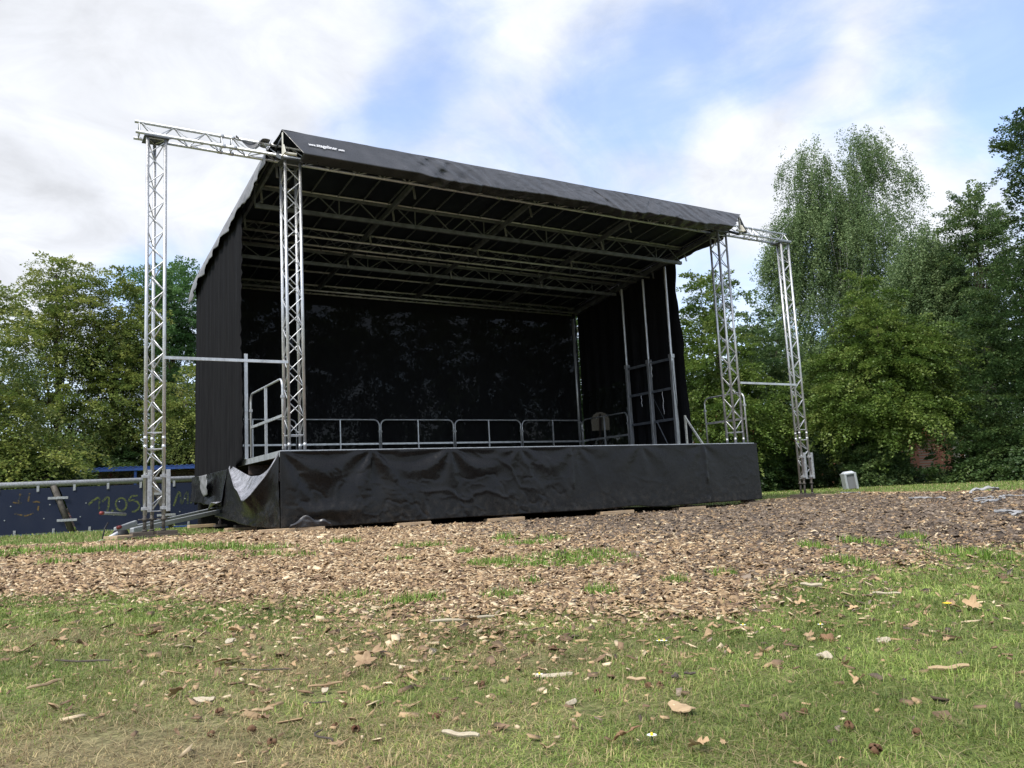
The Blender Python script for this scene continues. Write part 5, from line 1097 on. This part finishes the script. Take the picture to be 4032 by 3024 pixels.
    stick(A_(1040, 598), A_(1245, 602), .0028, 'twig', 'thin dark twig in the left foreground grass'); stick(A_(1330, 678), A_(1480, 660), .0042, 'tanbark', 'tan stick left of the middle with a pale chip below it'); stick(A_(115, 688), A_(268, 650), .006, 'tanbark', 'blurred tan stick at the left edge of the foreground')
    stick(A_(1395, 865), A_(1400, 920), .0025, 'twig', 'short curved dark twig in the lower middle grass', bend=.2); stick(A_(1310, 745), A_(1420, 745), .0026, 'twig', 'knobbly dark twig left of the lower middle'); stick(A_(1915, 880), A_(2065, 902), .006, 'bleached', 'thick pale grey branch at the bottom middle'); stick(A_(1090, 785), A_(1180, 778), .005, 'tanbark', 'tan stick under the forked leaf')
    stick(B_(500, 645), B_(580, 650), .0055, 'tanbark', 'short rough stick in the middle of the right foreground'); stick(B_(745, 620), B_(795, 622), .004, 'twig', 'short grey stick beside a twisted piece of bark'); stick(B_(690, 640), B_(725, 630), .006, 'twig', 'twisted grey piece of bark in the middle foreground', bend=.3); stick(B_(1800, 606), B_(1980, 596), .007, 'tanbark', 'long straw coloured stick in the right grass')
    stick(A_(240, 560), A_(470, 566), .004, 'twig', 'dark twig in the left blurred grass'); stick(B_(1250, 232), B_(1340, 238), .009, 'bleached', 'light split piece of wood at the right edge of the chip bed'); stick(B_(1560, 268), B_(1680, 272), .006, 'bleached', 'long pale splinter of wood in the right grass'); stick(A_(1330 + 530, 395), A_(2140, 375), .008, 'bleached', 'row of pale broken wood at the middle edge of the chip bed')
    def slab(q0, q1, w, th, mt, lab, nm='wood_piece', lift=.004, tilt=.15):
        a, b = hitg(*q0), hitg(*q1); c = (a + b) / 2; L = np.linalg.norm((b - a)[:2]); yaw = math.atan2(b[1] - a[1], b[0] - a[0]); n = 12; m = MB(); P = np.zeros((n, 7, 3)); t = np.linspace(-.5, .5, n)
        for i in range(n):
            wd = w * (1 - .5 * (abs(t[i]) * 2) ** 3) * (.85 + .3 * vnoise(i * .8, 3.3, 9))
            for j, v in enumerate(np.linspace(-1, 1, 7)): P[i, j] = (t[i] * L, v * wd / 2, th * (1.2 - v * v) + .1 * L * (t[i] * 2) ** 2 * tilt)
        P[..., 2] += th * .8 * np.round(2.5 * vnoise(P[..., 0] * 220, P[..., 1] * 420, 5)) / 2.5; m.grid(P); put(m, c, yaw, 0, .12, lift - th * .8); tag(m.build(nm, mt, None, False, solid=th * .7), lab, 'wood', 'pieces of wood on the grass')
    slab(B_(100, 628), B_(262, 612), .014, .004, 'bleached', 'bleached cream strip of wood in the middle of the foreground'); slab(B_(690, 750), B_(782, 785), .026, .003, 'tanbark', 'smooth tan piece of bark in the right of the middle foreground', tilt=.6); slab(A_(838, 728), A_(928, 724), .02, .003, 'bleached', 'thin white strip of bark in the left foreground')
    slab(A_(980, 470), A_(1012, 470), .045, .004, 'bleached', 'square white chip in the upper left grass', tilt=.5); slab(A_(1392, 686), A_(1420, 686), .018, .004, 'bleached', 'small cream chip below the tan stick'); slab(A_(1728, 586), A_(1752, 586), .018, .003, 'bleached', 'tiny white chip right of the pair of leaves')
    slab(B_(1335, 540), B_(1365, 530), .03, .006, 'bleached', 'grey cut block of wood in the right grass'); slab(B_(1335, 462), B_(1385, 458), .035, .010, 'dryb', 'rusty brown chunk of bark in the right grass', tilt=.9); slab(B_(235, 745), B_(275, 728), .012, .004, 'bleached', 'grey splinter on the bare soil in the middle foreground'); slab(B_(1575, 472), B_(1630, 466), .02, .006, 'bleached', 'pale chip right of the rusty chunk')
    # beech husks
    def husk():
        m = MB(); 
        for k in range(3):
            a = k * 2.1 + rng.random(); u = np.linspace(0, 1, 6); v = np.linspace(-1, 1, 5); U, Vv = np.meshgrid(u, v, indexing='ij'); r = .011 * np.sin(U * math.pi * .9 + .15) ** .7
            X = (r * np.cos(a + Vv * .8)); Y = (r * np.sin(a + Vv * .8)); Z = U * .016 - .004 * np.abs(Vv); m.grid(np.stack([X + rng.normal(0, .0008, X.shape), Y + rng.normal(0, .0012, X.shape), Z], -1))
        return m
    for q in (A_(915, 870), A_(1090, 855), A_(1445, 835), A_(1090, 695), A_(955, 775), A_(1535, 855), A_(1890, 800), A_(1490, 745), A_(1175, 910), A_(2030, 475), A_(2075, 665), B_(650, 610), B_(1265, 775), B_(370, 690), B_(585, 665), B_(640, 660), B_(1455, 840), B_(1760, 875), B_(180, 500), B_(1570, 945)):
        p = hitg(*q); s = rng.uniform(.4, .68); h = husk(); h.v = [(a * s, b * s, c * s) for a, b, c in h.v]; put(h, p, rng.random() * 6, rng.normal(0, .7), rng.normal(0, .7), -.003)
        tag(h.build('beech_husk', 'husk', None, True, solid=.0012), 'small reddish brown beech husk lying in the foreground grass', 'husk', 'beech husks in the grass')
    def flower(q, mt, lab, r, gp):
        p = hitg(*q); root = thing('daisy_flower' if gp else 'dandelion_flower', p, lab, 'flower', gp); m = MB(); n = 12; hgt = .013
        for k in range(n):
            a = k * 2 * math.pi / n; d = np.array((math.cos(a), math.sin(a), 0)); s = np.array((-math.sin(a), math.cos(a), 0)); c = p + np.array((0, 0, hgt)); m.add([c + d * r * .2 - s * r * .1, c + d * r * .8 - s * r * .2 + [0, 0, r * .15], c + d * r + [0, 0, r * .1], c + d * r * .8 + s * r * .2 + [0, 0, r * .15], c + d * r * .2 + s * r * .1], [(0, 1, 2, 3, 4)])
        m.build('petals', mt, root); MB().tube([p, p + np.array((0, 0, hgt))], .0012, 5).build('stalk', 'leafgreen', root); MB().tube([p + np.array((0, 0, hgt)), p + np.array((0, 0, hgt + .004))], [r * .35, r * .2], 8).build('centre', 'yellow', root)
    for q in (B_(1335, 418), B_(638, 490), B_(660, 490), B_(1000, 420), B_(120, 640), B_(607, 915)): flower(q, 'white', 'tiny white daisy flower head in the mown grass', .0075, 'daisies in the grass')
    flower(B_(1883, 325), 'yellow', 'single yellow dandelion in the right grass', .013, None)
    # torn white film and rope on the chips at the right
    FL = [((1970, 1080), (2035, 1084), .07, 'long wrinkled strip of white film on the dark chips'), ((2112, 1084), (2150, 1083), .03, 'short thin white strip right of the long film strip'), ((2126, 1089), (2150, 1094), .03, 'small white scrap below the thin white strip'), ((2215, 1082), (2262, 1077), .07, 'white film strip cut off by the right edge'),
          ((2110, 1070), (2150, 1066), .16, 'crumpled greyish sheet with a white lump near the trees'), ((2250, 1070), (2300, 1068), .2, 'crumpled pale cloth with a dark opening at the right edge'), ((1820, 1068), (1850, 1070), .06, 'greyish film scrap near the litter bin'), ((2205, 1124), (2250, 1116), .025, 'thin white stick on the chips at the right edge')]
    for i, (q0, q1, w, lab) in enumerate(FL):
        if q1[0] > 2212: q0 = (q0[0] - 45, q0[1]); q1 = (q1[0] - 45, q1[1])
        a, b = hitg(*q0), hitg(*q1); n = 24; m = MB(); P = np.zeros((n, 6, 3)); sd = np.cross(b - a, [0, 0, 1.]); sd /= np.linalg.norm(sd)
        for k in range(n):
            t = k / (n - 1); c = a + (b - a) * t + sd * .12 * math.sin(t * 6 + i); z = float(gz(c[0], c[1]))
            for j in range(6):
                v = j / 5 - .5; q = c + sd * v * w * .6 * (1 - .6 * abs(t * 2 - 1) ** 3) * (.7 + .6 * vnoise(k * .5, i, 3)); q[2] = z + .02 + (.07 if i in (4, 5) else .02) * max(0, math.sin(t * math.pi)) * (.5 + vnoise(k * .6, j * .8 + i * 9, 8)) + .03 * vnoise(k * .9, j + i, 4); P[k, j] = q
        m.grid(P); tag(m.build('plastic_strip', 'plastic', None, True, solid=.003), lab, 'plastic scrap', 'scraps of white film on the chips')
M['leafgreen'] = mat('flower_stalk', (.06, .11, .03), .6)
def loose_litter():
    x, y, r, rng = wedge(1900, 1.1, 5.5, 42, .9, 29); c, dk, dry, b = fields(x, y); sd = poly_sd(x, y, CHIP)
    k = rng.random(len(x)) < np.where(sd > -.1, .02, .025 + .5 * np.exp(np.clip(sd, -9, 0) * 2.2)); x, y = x[k], y[k]; V = []; F = []; C = []; o = 0
    for i in range(len(x)):
        m = put(leaf_mesh(rng.uniform(.009, .026) * (1 if math.hypot(x[i] - CAM[0], y[i] - CAM[1]) < 2.4 else 1.7), ('oak', 'plain', 'maple')[i % 3], rng, rng.uniform(.6, 1.8)), (x[i], y[i], float(gz(x[i], y[i]))), rng.random() * 6.3, rng.normal(0, .3), rng.normal(0, .3), .002)
        fs = [f for f in m.f if len(f) == 4]; V.append(np.array(m.v)); F.append(np.array(fs) + o); o += len(m.v); t = rng.random(); C.append(np.tile((C_TAN if t < .5 else C_TAN * 1.25 if t < .7 else C_RED * .9) * rng.uniform(.7, 1.2), (len(m.v), 1)))
    ob = numesh('leaf_litter', np.vstack(V), np.vstack(F), 'chip', np.vstack(C), smooth=True); tag(ob, 'scraps of dry leaves scattered in the grass', 'leaf litter', None, 'stuff')
build_ground(); chips(); grass(); litter(); loose_litter()
